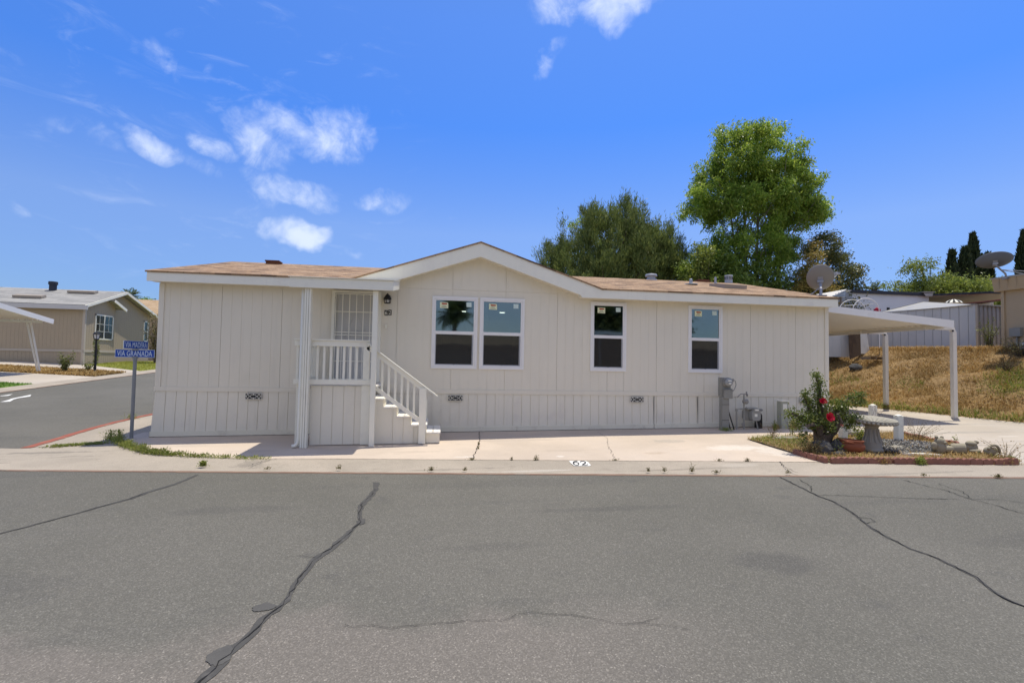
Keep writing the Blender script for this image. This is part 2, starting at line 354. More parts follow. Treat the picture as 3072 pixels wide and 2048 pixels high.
def shingles(name, cols, sx=.30, sy=.14, swap=False):
    m, N, p, g = bsdf(name); pos = g.outputs['Position']
    mp = N.n('ShaderNodeMapping'); N.l(pos, mp.inputs[0])
    if swap: mp.inputs['Rotation'].default_value = (0, 0, PI/2)
    br = N.n('ShaderNodeTexBrick'); N.l(mp.outputs[0], br.inputs['Vector']); br.inputs['Scale'].default_value = 1
    br.inputs['Brick Width'].default_value = sx; br.inputs['Row Height'].default_value = sy; br.inputs['Mortar Size'].default_value = .006
    br.inputs['Mortar Smooth'].default_value = .3; br.inputs['Bias'].default_value = 0
    br.inputs['Color1'].default_value = (0,0,0,1); br.inputs['Color2'].default_value = (1,1,1,1); br.inputs['Mortar'].default_value = (.5,.5,.5,1)
    c = N.ramp(br.outputs['Color'], [(0, cols[0]), (.5, cols[1]), (1, cols[2])])
    c = N.mix(br.outputs['Fac'], c, tuple(x*.35 for x in cols[1]))
    c2 = N.n('ShaderNodeHueSaturation'); N.l(c, c2.inputs['Color']); N.l(N.mapr(N.noise(pos, 70, 3), .2, .8, .72, 1.28), c2.inputs['Value'])
    N.l(N.mix(N.mapr(N.noise(pos, .8, 4), .45, .7, 0, .3), c2.outputs[0], cols[2]), p.inputs['Base Color']); p.inputs['Roughness'].default_value = .92
    bp = N.n('ShaderNodeBump'); bp.inputs['Strength'].default_value = .5; bp.inputs['Distance'].default_value = .01
    N.l(N.m('SUBTRACT', N.noise(pos, 60, 3), br.outputs['Fac']), bp.inputs['Height']); N.l(bp.outputs[0], p.inputs['Normal']); return m

m_wall = mat('siding paint', (.78, .725, .595), .75, .04, 1.2, 40, bump=.15, stain=((.70, .66, .53), .45, .9), drips=.3)
m_skirt = mat('skirting paint', (.785, .735, .605), .75, .05, 1.2, 40, bump=.15, stain=((.64, .58, .50), .5, 1.3), drips=.4)
m_plank = mat('weathered base plank', (.77, .73, .585), .8, .08, 2., 40, bump=.2, stain=((.42, .36, .28), .75, 2.6))
m_trim = mat('trim paint', (.87, .84, .715), .55, .03, 2, 40, stain=((.72, .67, .59), .45, 1.5), drips=.2)
m_porch = mat('porch paint', (.86, .83, .70), .5, .04, 3, 40, bump=.1, stain=((.68, .64, .57), .45, 4.))
m_tread = mat('tread paint', (.80, .77, .71), .6, .08, 5, 50, stain=((.55, .52, .47), .5, 7.))
m_vinyl = mat('window vinyl', (.83, .81, .775), .35, .02, 2, 40, spec=.5)
m_alu = mat('aluminium', (.42, .42, .43), .4, .05, 5, 50, metal=.6)
m_dark = mat('dark gap', (.03, .03, .03), .9, .1)
m_black = mat('black metal', (.018, .018, .018), .45, .2, 8, 60)
m_room = mat('room walls', (.34, .32, .30), .9, .05)
m_roof = shingles('tan shingles', [(.115, .07, .04), (.33, .205, .11), (.40, .27, .165)])
m_roofgrey = shingles('grey shingles', [(.24, .235, .22), (.30, .29, .27), (.35, .34, .315)], 1.1, .3)
m_rooftan = shingles('far tan shingles', [(.34, .23, .12), (.42, .29, .16), (.46, .33, .2)])
m_pane = glass('upper pane', (.50, .56, .56), .15)
m_screen = glass('screened pane', (.36, .36, .36), .04, .42)
m_pane2 = glass('far pane', (.25, .27, .28), .1, .3)
m_sticker = mat('sticker paper', (.78, .80, .52), .6, .04)
m_sticker2 = mat('pale sticker', (.62, .74, .68), .6, .04)
m_red = mat('red print', (.42, .06, .03), .6, .1); m_ink = mat('ink', (.03, .03, .03), .7, .1)
m_lamp = emit('downlight', (1., .93, .8), 5.)
m_asphalt = asphalt('street asphalt'); m_asphalt2 = asphalt('side asphalt', False)
m_tar = mat('crack sealer', (.074, .071, .065), .85, .3, 9, 60, stain=((.125, .118, .106), .95, 8))
m_tar2 = mat('old sealer smear', (.092, .088, .080), .85, .25, 9, 60, stain=((.13, .124, .112), .9, 13))
m_joint = mat('dirt filled joint', (.15, .125, .09), .95, .4, 12, 60, stain=((.06, .05, .035), .8, 6))
m_crack = mat('open crack', (.018, .017, .016), .95, .3, 30, 90)
m_apron = concrete('apron concrete', (.585, .49, .395), (.42, .355, .285), .45, (.53, .45, .375), [(10.45,-1.75,.45,.22,.5,(.33,.30,.26)), (11.45,-2.6,.75,.28,.55,(.70,.65,.58)), (11.9,-3.1,.35,.5,.45,(.70,.65,.58)), (8.2,-2.5,.5,.12,.35,(.38,.32,.26)), (7.4,-1.3,.9,.1,.3,(.40,.34,.28)), (9.7,-2.9,.25,.12,.4,(.36,.27,.19)), (2.6,-1.9,.5,.12,.3,(.38,.33,.28)), (5.4,-2.3,.6,.10,.35,(.42,.35,.28)), (7.9,-3.0,.12,.07,.5,(.72,.68,.62)), (1.1,-1.2,.6,.15,.3,(.38,.34,.29)), (6.3,-2.85,.2,.08,.4,(.70,.66,.6)), (12.0,-.9,.4,.15,.4,(.36,.31,.25))])
m_gutter = concrete('gutter concrete', (.39, .34, .275), (.19, .168, .138), 1.1, (.45, .385, .31), [(-.9,-1.55,1.0,.10,.6,(.17,.155,.13)), (-1.6,-2.4,.8,.06,.7,(.16,.145,.12)), (-.2,-2.0,.5,.08,.4,(.2,.18,.15)), (2.9,-3.0,.25,.25,.5,(.2,.18,.15)), (5.9,-3.65,.9,.05,.5,(.2,.18,.15)), (9.6,-4.1,1.2,.05,.5,(.21,.185,.15)), (12.9,-4.75,1.4,.06,.5,(.22,.2,.165)), (7.3,-3.9,.7,.05,.5,(.55,.51,.45)), (10.6,-4.0,.4,.12,.4,(.5,.45,.38))])
m_drive = concrete('drive concrete', (.50, .44, .365), (.36, .335, .30), .4, (.47, .43, .38), [(17.6,-1.4,1.5,.12,.5,(.30,.28,.25)), (18.6,-.2,1.6,.10,.5,(.31,.29,.26)), (17.2,-2.6,1.2,.08,.35,(.33,.3,.27)), (18.2,-2.0,.3,.06,.5,(.66,.62,.56))])
m_red_kerb = mat('faded red kerb paint', (.215, .135, .095), .85, .25, 4, 60, stain=((.25, .22, .18), .95, 3.5))
m_red_kerb2 = mat('red kerb paint', (.30, .095, .06), .85, .25, 4, 60, stain=((.33, .25, .19), .95, 4.))
m_white_paint = mat('road paint', (.72, .71, .67), .8, .1, 5, 60, stain=((.4, .38, .35), .6, 9))
m_soil = mat('dry soil', (.24, .165, .09), .95, .3, 4, 50, bump=.5, stain=((.14, .10, .06), .7, 3.))
m_hill = mat('straw slope', (.27, .175, .075), .95, .35, 4, 40, bump=.8, stain=((.11, .07, .035), .85, 1.6))
m_gravel = mat('grey gravel', (.17, .165, .155), .95, .45, 30, 90, bump=1.)
m_turf = mat('turf', (.12, .20, .03), .95, .3, 6, 80, bump=.5)
m_turf2 = mat('yellow turf', (.25, .26, .05), .95, .2, 3, 80, bump=.5)
m_ground = mat('bare ground', (.25, .20, .13), .95, .25, 2, 40)
m_steel = mat('galvanised steel', (.30, .29, .27), .5, .15, 6, 60, metal=.3)
m_meter = mat('grey enamel', (.27, .265, .235), .5, .07, 3, 50, stain=((.20, .195, .175), .5, 5))
m_meter2 = mat('gas meter grey', (.33, .325, .29), .5, .08, 5, 50, stain=((.26, .25, .23), .5, 9))
m_ped = mat('pedestal green grey', (.40, .405, .325), .6, .05, 3, 50, stain=((.36, .37, .32), .5, 5))
m_terra = mat('terracotta', (.26, .085, .042), .75, .15, 6, 50, stain=((.17, .06, .035), .7, 8))
m_brick = mat('edging brick', (.27, .125, .09), .9, .25, 7, 60, bump=.4, stain=((.19, .10, .075), .7, 9))
m_cast = mat('cast concrete', (.35, .325, .265), .9, .12, 7, 60, bump=.35, stain=((.30, .29, .26), .6, 10))
m_stat = mat('mossy cast stone', (.34, .30, .215), .9, .2, 9, 60, bump=.4, stain=((.24, .22, .15), .7, 12))
m_stone = mat('field stone', (.23, .22, .20), .95, .3, 6, 60, bump=.7)
m_stone2 = mat('dark lava stone', (.085,.082,.078), .95, .4, 9, 60, bump=.9, stain=((.17,.165,.155), .6, 7))
m_bark = mat('bark', (.11, .085, .065), .95, .35, 9, 40, bump=1.)
m_bark2 = mat('grey bark', (.20, .175, .15), .95, .25, 6, 40, bump=.6)

# ---------------------------------------------------------------- ground sheets
import bmesh
from mathutils.geometry import tessellate_polygon
def sheet(name, poly, dz, m, step=.5, zf=None):
    bm = bmesh.new(); vs = [bm.verts.new((x, y, 0)) for x, y in poly]
    for tri in tessellate_polygon([[Vector((x, y, 0)) for x, y in poly]]): bm.faces.new([vs[i] for i in tri])
    for ax in (0, 1):
        lo, hi = min(p[ax] for p in poly), max(p[ax] for p in poly)
        k = math.floor(lo/step)+1
        while k*step < hi-1e-6:
            co = [0, 0, 0]; no = [0, 0, 0]; co[ax] = k*step; no[ax] = 1
            bmesh.ops.bisect_plane(bm, geom=bm.verts[:]+bm.edges[:]+bm.faces[:], plane_co=co, plane_no=no, dist=1e-5)
            k += 1
    bm.normal_update()
    for f in bm.faces:
        if f.normal.z < 0: f.normal_flip()
    for v in bm.verts: v.co.z = h(v.co.x, v.co.y)+(dz if zf is None else zf(v.co.x, v.co.y))
    me = bpy.data.meshes.new(name); bm.to_mesh(me); bm.free(); me.materials.append(m)
    me.polygons.foreach_set('use_smooth', [True]*len(me.polygons))
    o = bpy.data.objects.new(name, me); C.objects.link(o); return o
def tpt(s, t): p = CA+CE*s+CN*t; return (p.x, p.y)
# terrain: one sheet out to the horizon
gx = sorted(set(list(np.arange(-30, 50.1, 1.))+[-900,-600,-400,-250,-150,-100,-80,-60,-50,-40,-35,60,70,80,100,150,250,400,600,900]))
gy = sorted(set(list(np.arange(-20, 40.1, 1.))+[-900,-600,-400,-200,-100,-60,-40,-30,45,50,60,70,80,100,150,250,400,600,900]))
mb = MB()
def paved(x, y): return x < drive_edge(y)+.3 if y > -8 else True
for y in gy:
    for x in gx: mb.v.append((x, y, h(x, y)-(.12 if -32 < x < 31 and -40 < y < 62 else 0)))
nx = len(gx)
for j in range(len(gy)-1):
    for i in range(nx-1): mb.f.append([j*nx+i, j*nx+i+1, (j+1)*nx+i+1, (j+1)*nx+i]); mb.mi.append(0)
structure(mb.build('ground', m_ground, org=(0,0,0), smooth=True))
structure(sheet('street', [tpt(-60, -34), tpt(70, -34), tpt(70, 0), tpt(-60, 0)], 0, m_asphalt, 1.))
RED = [(-1.72,-1.05),(-1.77,-.7),(-1.84,-.28),(-1.92,.42),(-1.97,1.2),(-1.95,2.0),(-1.85,2.8),(-1.75,3.4),(-1.7,4.2),(-1.7,12)]
def roll(x, y):
    s, t = st(x, y)
    if x > -.4: return -.012*sm(0, .25, t)+.030*sm(.3, .75, t)-.008*sm(.8, 1.2, t)
    return .004
g_poly = [tpt(-45, 0), tpt(45, 0), tpt(45, .97), tpt(12.6, .97), (6, -2.2), (.6, .5), (.6, 12)]+RED[::-1]+[(-9.3, .1), (-40, 4.8)]
structure(sheet('gutter', g_poly, 0, m_gutter, .25, roll))
structure(sheet('side_street', RED+[(-1.7, 70), (-9.3, 70), (-9.3, .1)], .002, m_asphalt2, .5))
APR = [(-.5,.6),(-.44,-.45),(-.13,-.88),(.32,-1.36),(.85,-1.85),(1.4,-2.13),(2.0,-2.33),(2.9,-2.62),tpt(4.4,.93),tpt(7,.93),tpt(10,.94),tpt(13.05,.95),(12.35,-3.2),(12.4,-1.6),(14.2,-1.3),(14.2,.6)]
structure(sheet('apron', APR, .026, m_apron, .5, lambda x, y: .003*sm(.4, 2.2, -y)+.016))
DRV = [(14.2,.6),(14.2,-1.3),(15.5,-1.2),(15.75,-2.4),(15.6,-3.2),tpt(15.95,.96),tpt(26,.96),(20.75,-2.4),(20.75,-.5)]+[(drive_edge(y)+.12, y) for y in (0,1,2,3,4,5,6,8,10,12)]+[(15.0,12)]
structure(sheet('driveway', DRV, .014, m_drive, .5))
def ribbon(name, pts, width, dz, m, jit=.3, step=.06, rng=random.Random(3), wander=.0):
    P = [Vector(p) for p in pts]; Q = []
    for a, b in zip(P[:-1], P[1:]):
        n = max(1, int((b-a).length/step))
        Q += [a.lerp(b, i/n) for i in range(n)]
    Q.append(P[-1]); v = []; n = len(Q)
    for i, p in enumerate(Q):
        d = (Q[min(i+1, n-1)]-Q[max(i-1, 0)]).normalized(); nn = Vector((-d.y, d.x)); ww = width if not callable(width) else width(i/(n-1))
        p = p+nn*rng.uniform(-wander, wander)
        a, b = p+nn*ww/2*(1+rng.uniform(-jit, jit)), p-nn*ww/2*(1+rng.uniform(-jit, jit))
        v += [(a.x, a.y, h(a.x, a.y)+dz), (b.x, b.y, h(b.x, b.y)+dz)]
    mb = MB().add(v, [(2*i+1, 2*i+3, 2*i+2, 2*i) for i in range(n-1)]); return mb
def blob(mb, c, r, dz, rng):
    n = 44; ph = [rng.uniform(0, 6.3) for _ in range(3)]
    pts = [(c[0]+r[0]*math.cos(2*PI*k/n)*(1+.16*math.sin(2*2*PI*k/n+ph[0])+.10*math.sin(5*2*PI*k/n+ph[1])+.07*math.sin(11*2*PI*k/n)), c[1]+r[1]*math.sin(2*PI*k/n)*(1+.16*math.sin(3*2*PI*k/n+ph[2])+.07*math.sin(13*2*PI*k/n))) for k in range(n)]
    return mb.add([(x, y, h(x, y)+dz) for x, y in pts], [tuple(range(n))])
K_MAIN = [(4.98,-4.35),(5.05,-4.71),(5.02,-5.06),(4.97,-5.42),(4.99,-5.75),(5.05,-6.05),(5.01,-6.18),(4.96,-6.49),(4.89,-6.75),(4.81,-6.97),(4.79,-7.25),(4.77,-7.48),(4.78,-7.71),(4.75,-7.85),(4.7,-7.96),(4.69,-8.17),(4.65,-8.29),(4.62,-8.43),(4.6,-8.55),(4.56,-8.75),(4.5,-9.1)]
K_LEFT = [(2.4,-3.6),(2.35,-4.15),(2.22,-4.46),(2.17,-4.8),(2.06,-5.01),(1.95,-5.29),(1.84,-5.53),(1.73,-5.76),(1.63,-5.94),(1.2,-6.7)]
K_RIGHT = [(10.77,-4.76),(10.68,-5.24),(10.59,-5.71),(10.59,-6.0),(10.5,-6.34),(10.41,-6.56),(10.26,-6.89),(10.19,-7.16),(10.15,-7.44),(10.18,-7.62),(10.16,-7.83),(10.12,-8.04),(10.0,-8.27),(9.96,-8.38),(9.97,-8.5),(9.9,-8.9)]
s1 = ribbon('', K_MAIN, lambda t: .045+.03*math.sin(9*t)**2, .004, None, .35)
b1 = MB(); blob(b1, (4.655,-7.80), (.07,.06), .0052, random.Random(4)); blob(b1, (4.59,-8.37), (.065,.10), .0056, random.Random(12)); blob(s1, (5.05,-6.02), (.05,.09), .0054, random.Random(5)); blob(s1, (5.03,-4.5), (.045,.12), .005, random.Random(6))
structure(s1.build('tar_seam', m_tar, org=(0,0,0))); structure(b1.build('tar_patch', m_tar2, org=(0,0,0)))
s2 = ribbon('', K_LEFT, lambda t: .045+.02*math.sin(7*t), .004, None, .3); structure(s2.build('tar_seam', m_tar, org=(0,0,0)))
s3 = ribbon('', K_RIGHT, .028, .004, None, .5); structure(s3.build('tar_seam', m_tar, org=(0,0,0)))
def crack(pts, wd, dz=.0075, wander=.012, seed=1, m=None):
    structure(ribbon('', pts, wd, dz, None, .7, .05, random.Random(seed), wander).build('crack', m or m_crack, org=(0,0,0)))
crack(K_MAIN[1:], lambda t: .002+.012*abs(math.sin(23*t)*math.sin(57*t+1)), .0085, .016, 1); crack(K_RIGHT, lambda t: .003+.011*abs(math.sin(19*t)*math.sin(47*t+1)), .0075, .014, 2); crack(K_LEFT[2:], lambda t: .001+.007*abs(math.sin(17*t)), .0075, .012, 3)
crack([(10.41,-6.56),(10.5,-6.62),(10.47,-6.72),(10.33,-6.75)], .009, .0078, .01, 21)
crack([(10.95,-4.9),(10.83,-5.3),(10.66,-5.55)], .007, .0075, .012, 22)
crack([(10.6,-5.7),(10.81,-5.74),(11.16,-5.84),(11.5,-5.93),(11.83,-6.02),(12.22,-6.09)], .009, .0075, .012, 4)
crack([(12.41,-5.15),(12.43,-5.46),(12.46,-5.74),(12.38,-6.09),(12.4,-6.32),(12.37,-6.69)], .010, .0079, .014, 5)
crack([(12.7,-5.4),(12.62,-5.8),(12.4,-6.1),(12.75,-6.2),(12.9,-6.5)], .007, .0083, .014, 23)
crack([(5.25,-8.13),(5.42,-8.15),(5.56,-8.21),(5.7,-8.17),(5.84,-8.18),(6.05,-8.17),(6.27,-8.19),(6.44,-8.11),(6.61,-8.14),(6.74,-8.2),(6.92,-8.28),(7.0,-8.34),(7.19,-8.34),(7.33,-8.31)], .0035, .0075, .018, 6)
crack([(7.2,-8.36),(7.31,-8.39),(7.4,-8.43),(7.45,-8.47)], .004, .0079, .008, 7); crack([(4.54,-6.9),(4.67,-6.9),(4.8,-6.94)], .004, .0079, .01, 8)
crack([(6.75,-.1),(6.70,-.91),(6.61,-1.79),(6.52,-2.39),(6.42,-3.02)], .012, .026, .02, 9)
crack([(9.4,-.45),(9.33,-1.3),(9.04,-2.23),(8.87,-2.94),(8.77,-3.36)], .005, .026, .02, 10)
crack([(11.41,-3.87),(11.19,-4.32),(11.13,-4.64)], .010, .028, .015, 11)
crack([(3.2,-2.65),(3.0,-2.95),(2.95,-3.2)], .012, .03, .02, 24)
crack([tpt(3.0,.94)]+[tpt(s, .94) for s in (4,6,8,10,12.6)], .006, .0245, .004, 12, m_joint)
crack([(-.44,-.5),(-.13,-.93),(.32,-1.41),(.85,-1.90),(1.4,-2.18),(2.0,-2.38),(2.9,-2.67)], .012, .026, .01, 13, m_joint)
crack([(12.42,-1.62),(13.2,-1.2),(14.2,-.9)], .008, .026, .006, 14, m_joint)
crack([(15.85,-2.9),(17.2,-3.0),(19.2,-3.2),(21,-3.3)], .01, .026, .004, 15)
crack([(-1.9,-1.02),(-1.2,-.95),(-.5,-.75)], .02, .012, .012, 16)
structure(ribbon('', [tpt(s, .02) for s in np.arange(-45, 45.1, 3.)], .085, .004, None, .22, .1).build('kerb_paint', m_red_kerb, org=(0,0,0)))
structure(ribbon('', [(x+.10, y) for x, y in RED], .17, .012, None, .15, .1).build('kerb_paint', m_red_kerb2, org=(0,0,0)))
structure(ribbon('', [(-9.33, y) for y in range(1, 60, 2)], .10, .016, None, .2, .2).build('kerb_paint', m_red_kerb, org=(0,0,0)))
# the painted 62 on the rolled kerb
def glyph(name, strokes, m, parent, place):
    mb = MB()
    for pts, wd in strokes:
        n = len(pts); v = []
        for i, (x, y) in enumerate(pts):
            a, b = pts[max(0, i-1)], pts[min(n-1, i+1)]; d = Vector((b[0]-a[0], b[1]-a[1])).normalized(); k = wd[i]/2 if isinstance(wd, list) else wd/2
            v += [place(x-d.y*k, y+d.x*k), place(x+d.y*k, y-d.x*k)]
        mb.add(v, [(2*i+1, 2*i+3, 2*i+2, 2*i) for i in range(n-1)])
    return mb.build(name, m, parent)
def arc(cx, cy, rx, ry, a0, a1, n=14): return [(cx+rx*math.cos(math.radians(a0+(a1-a0)*i/n)), cy+ry*math.sin(math.radians(a0+(a1-a0)*i/n))) for i in range(n+1)]
SIX = [(arc(.37,.35,.27,.33,180,540,24), .10), (arc(.62,.45,.52,.53,176,88,14), [.10]*8+[.10,.1,.09,.09,.08,.10,.13])]
TWO = [(arc(.34,.70,.26,.28,165,-35,14)+[(.40,.36),(.20,.16),(.08,.05)], [.14]+[.10]*13+[.13,.12,.10,.07]), ([(.05,.06),(.66,.06)], .11), ([(.64,.04),(.70,.22)], .06)]
kn = thing('kerb_number', 'black stencilled 62 on a white painted patch on the rolled kerb', 'house number', (8.11, -3.6, h(8.11,-3.6)))
def onk(x, y, dz): return (x, y, h(x, y)+roll(x, y)+dz)
KP = CA+CE*8.68+CN*.725
def kp(u, v): q = KP+CE*u+CN*v; return (q.x, q.y)
pp = MB(); Q = [kp(-.155,.165),kp(.125,.165),kp(.150,.08),kp(.168,-.13),kp(.135,-.165),kp(-.10,-.165),kp(-.14,-.03)]
pp.add([onk(x, y, .006) for x, y in Q], [tuple(range(len(Q)))[::-1]]); pp.build('painted_patch', m_white_paint, kn)
def kplace(u0): return lambda x, y: onk(*kp(u0+x*.155, -.135+y*.275), .010)
glyph('digit', SIX, m_ink, kn, kplace(-.115)); glyph('digit', TWO, m_ink, kn, kplace(.012))
# white turn arrow painted on the side street
ar = MB()
for poly in ([(-7.4,6.1),(-7.55,6.6),(-7.72,6.95),(-7.95,8.1),(-7.6,7.55),(-7.62,7.1),(-7.5,6.75),(-7.2,6.2)], [(-8.62,7.6),(-8.66,8.3),(-8.42,7.8)]):
    ar.add([(x, y, h(x, y)+.012) for x, y in poly], [tuple(range(len(poly)))])
structure(ar.build('road_arrow', m_white_paint, org=(-8,7,h(-8,7))))

# ---------------------------------------------------------------- the mobile home
G = .2032; L0, L1 = -.0, 15.52
HOME = thing('mobile_home', 'long beige single storey mobile home with tan shingle roof and white trim', 'house', (7.7, 0, -.85))
WIN = [(5.646,6.673),(6.725,7.756),(9.335,10.213),(11.776,12.66)]; WZ0, WZ1 = .56, 2.19
grooves = [(i+1)*G for i in range(0, 76)]
def panel_wall(mb, x0, x1, z0f, z1f, gs, gw, gd, y=0., holes=(), seams=(), deep=()):
    """vertical siding: flat boards split by narrow recessed grooves"""
    xs = [x0]
    for g in gs:
        if x0+.03 < g < x1-.03: xs += [g-gw/2, g+gw/2]
    for a, b, _, _ in holes: xs += [a, b]
    xs += [a for a in seams if x0 < a < x1]
    xs = sorted(set(xs+[x1]))
    def isg(xm): return any(abs(xm-g) < gw/2 for g in gs)
    def gdep(xm): return .016 if any(abs(xm-g) < gw/2 for g in deep) else gd
    for a, b in zip(xs[:-1], xs[1:]):
        if b-a < 1e-5: continue
        yy = y+(gdep((a+b)/2) if isg((a+b)/2) else 0); segs = []
        za, zb = (z0f(a), z0f(b)), (z1f(a), z1f(b)); cur = za
        hs = [hh for hh in holes if hh[0] <= (a+b)/2 <= hh[1]]
        for hh in hs: segs.append((cur, (hh[2], hh[2]))); cur = (hh[3], hh[3])
        segs.append((cur, zb))
        for p, q in segs:
            mb.add([(a,yy,p[0]),(b,yy,p[1]),(b,yy,q[1]),(a,yy,q[0])], [(0,1,2,3)])
            if isg((a+b)/2):
                for xx, k in ((a, 0), (b, 1)):
                    mb.add([(xx,y,p[k]),(xx,yy,p[k]),(xx,yy,q[k]),(xx,y,q[k])], [(0,1,2,3) if k == 0 else (3,2,1,0)])
holes = [(a+.05, b-.05, WZ0+.05, WZ1-.05) for a, b in WIN]
def wtop(x): return min(3.16, max(2.30, 3.14-.333*abs(x-6.69)+.02)) if 3.9 < x < 9.6 else 2.30
SEAM = [6*k*G for k in range(1, 13)]
wb = MB()
panel_wall(wb, L0, L1, lambda x: .0, lambda x: min(wtop(x), 2.30 if not 3.9 < x < 9.6 else 2.345), grooves, .007, .0035, 0., holes, (), SEAM)
up_g = [g for g in grooves if 3.9 < g < 9.6]
panel_wall(wb, 4.15, 9.23, lambda x: min(2.353, wtop(x)), wtop, up_g, .007, .0035, -.004, (), [6.69], SEAM)
wb.add([(4.15,-.004,2.353),(9.23,-.004,2.353),(9.23,.004,2.345),(4.15,.004,2.345)], [(0,1,2,3)])
for x in (L0, L1): wb.add([(x,0,0),(x,8,0),(x,8,2.3),(x,4,3.4),(x,0,2.3)], [(0,1,2,3,4) if x > 5 else (4,3,2,1,0)])
wb.add([(L0,8,-.8),(L1,8,-.8),(L1,8,2.3),(L0,8,2.3)], [(3,2,1,0)])
wb.build('wall', m_wall, HOME)
# corner boards and belt
for a_, b_ in ((L0-.012, L0+.09), (L1-.09, L1+.012)): tb = MB(); tb.box(a_, b_, -.022, .1, 0, 2.26); tb.build('corner_board', m_wall, HOME)
bb = MB(); bb.box(L0-.02, 4.0, -.03, -.0005, 0, .092); bb.box(4.003, L1+.02, -.03, -.0005, 0, .092); bb.build('belt_board', m_wall, HOME)
# skirting: flares a touch towards the ground, with base plank
def gz(x): return h(x, 0)+.014
sk = MB(); panel_wall(sk, L0, L1, lambda x: gz(x)+.10, lambda x: 0., grooves, .013, .012, 0.)
sk.v = [(x-(.05*min(1, -z) if x < .1 else 0), y-.012-.04*min(1, max(0, -z)), z) for x, y, z in sk.v]
sk.add([(L0-.05,-.05,-.97),(L0,-.012,0),(L0,7.9,0),(L0,7.9,-.9)], [(0,1,2,3)]); sk.add([(L1,-.05,-.8),(L1,-.012,0),(L1,7.9,0),(L1,7.9,-.8)], [(3,2,1,0)])
sk.build('skirting', m_skirt, HOME)
bp_ = MB(); brks = [L0-.05, 3.05, 7.62, 10.9, 12.02, 15.53]
for i, (a, b) in enumerate(zip(brks[:-1], brks[1:])):
    n = 6; d = .068+.004*(i % 2)+(.008 if i == 3 else 0)
    for k in range(n):
        xa, xb = a+(b-a)*k/n, a+(b-a)*(k+1)/n
        if k == n-1: xb -= .006
        za, zb = gz(xa)+.012, gz(xb)+.012
        bp_.add([(xa,-d,za),(xb,-d,zb),(xb,-d,zb+.10),(xa,-d,za+.10),(xa,-.02,za),(xb,-.02,zb),(xb,-.02,zb+.10),(xa,-.02,za+.10)], [(0,1,2,3),(3,2,6,7),(0,4,5,1)])
bp_.add([(L0-.056,-.068,gz(0)),(L0-.056,.3,gz(0)),(L0-.056,.3,gz(0)+.12),(L0-.056,-.068,gz(0)+.12)], [(3,2,1,0)])
bp_.build('base_plank', m_plank, HOME)
gp_ = MB(); gp_.add([(L0,-.04,gz(0)-.03),(L1,-.04,gz(L1)-.03),(L1,-.04,gz(L1)+.03),(L0,-.04,gz(0)+.03)], [(0,1,2,3)]); gp_.build('base_gap', m_dark, HOME)
# access panel outline in skirting
ap = MB()
for x in (10.905, 12.015): ap = MB(); ap.box(x-.002, x+.002, -.046, -.02, gz(x)+.1, -.01); ap.build('access_panel_seam', m_dark, HOME)
# skirting vents: black cast grilles with a scroll pattern
def vent(x):
    f = MB(); f.box(x-.165, x+.165, -.052, -.045, -.155, -.03); o = f.build('skirting_vent', m_dark, HOME)
    g2 = MB(); y0, y1 = -.060, -.0525
    for a, b, c, d in ((-.165,.165,-.155,-.148),(-.165,.165,-.037,-.03),(-.165,-.158,-.148,-.037),(.158,.165,-.148,-.037)): g2.box(x+a, x+b, y0, y1, c, d)
    for cx in (-.112, .112):
        pts = arc(x+cx, -.0925, .026, .036, 0, 360, 16)
        g2.tube([(px, -.056, pz) for px, pz in pts], .0055, 5, False)
    pts = [(-.06,-.0925),(-.045,-.062),(0,-.062),(.045,-.062),(.06,-.0925),(.045,-.123),(0,-.123),(-.045,-.123),(-.06,-.0925)]
    g2.tube([(x+a, -.056, b) for a, b in pts], .0055, 5, False)
    for a in (-.158, -.06, .06, .138-.0):
        pass
    for a, b in ((-.158,-.138),(-.086,-.06),(.06,.086),(.138,.158)): g2.box(x+a, x+b, y0, y1, -.098, -.087)
    for a in (-.112, 0, .112):
        g2.box(x+a-.006, x+a+.006, y0, y1, -.06, -.037); g2.box(x+a-.006, x+a+.006, y0, y1, -.148, -.125)
    g2.build('grille', m_trim, o)
for x in (1.94, 6.21, 10.48, 14.87): vent(x)
# eaves: fascia with the gable peak, soffit and drip edge
FT = [(-.10,2.455),(3.92,2.452),(6.69,3.385),(9.35,2.50),(9.62,2.445),(9.9,2.437),(15.53,2.437)]
FB = [(15.53,2.232),(9.03,2.235),(9.0,2.292),(6.69,3.065),(4.22,2.245),(-.10,2.25)]
fa = MB(); n_ = len(FT)+len(FB); fa.prismy(FT+FB, -.335, -.305); fa.build('fascia', m_trim, HOME)
so_ = MB()
for (xa, za), (xb, zb) in zip(FB[:-1], FB[1:]):
    so_.add([(xa,-.306,za+.02),(xb,-.306,zb+.02),(xb,.0,zb+.02),(xa,.0,za+.02)], [(0,1,2,3)])
so_.add([(-.1,-.306,2.27),(-.1,0,2.27),(-.1,0,2.44),(-.1,-.306,2.44)], [(0,1,2,3)])
so_.build('soffit', m_wall, HOME)
S = .2333
def rz(y): return 2.462+S*(y+.36)
rf = MB()
rf.slab([(-.13,-.36,rz(-.36)),(3.95,-.36,rz(-.36)),(6.69,3.80,rz(3.80)),(6.69,4,rz(4)),(-.13,4,rz(4))], .035)
rf.slab([(9.50,-.36,rz(-.36)),(15.56,-.36,rz(-.36)),(15.56,4,rz(4)),(6.69,4,rz(4)),(6.69,3.80,rz(3.80))], .035)
rf.slab([(15.56,4,rz(4)),(15.56,8.35,rz(-.36)),(-.13,8.35,rz(-.36)),(-.13,4,rz(4))], .035)
rf.slab([(3.9,-.36,2.462),(6.69,-.36,3.405),(6.69,3.90,3.405)], .03)
rf.slab([(6.69,3.90,3.405),(6.69,-.36,3.405),(9.53,-.36,2.455)], .03)
ROOF = rf.build('roof', m_roof, HOME)
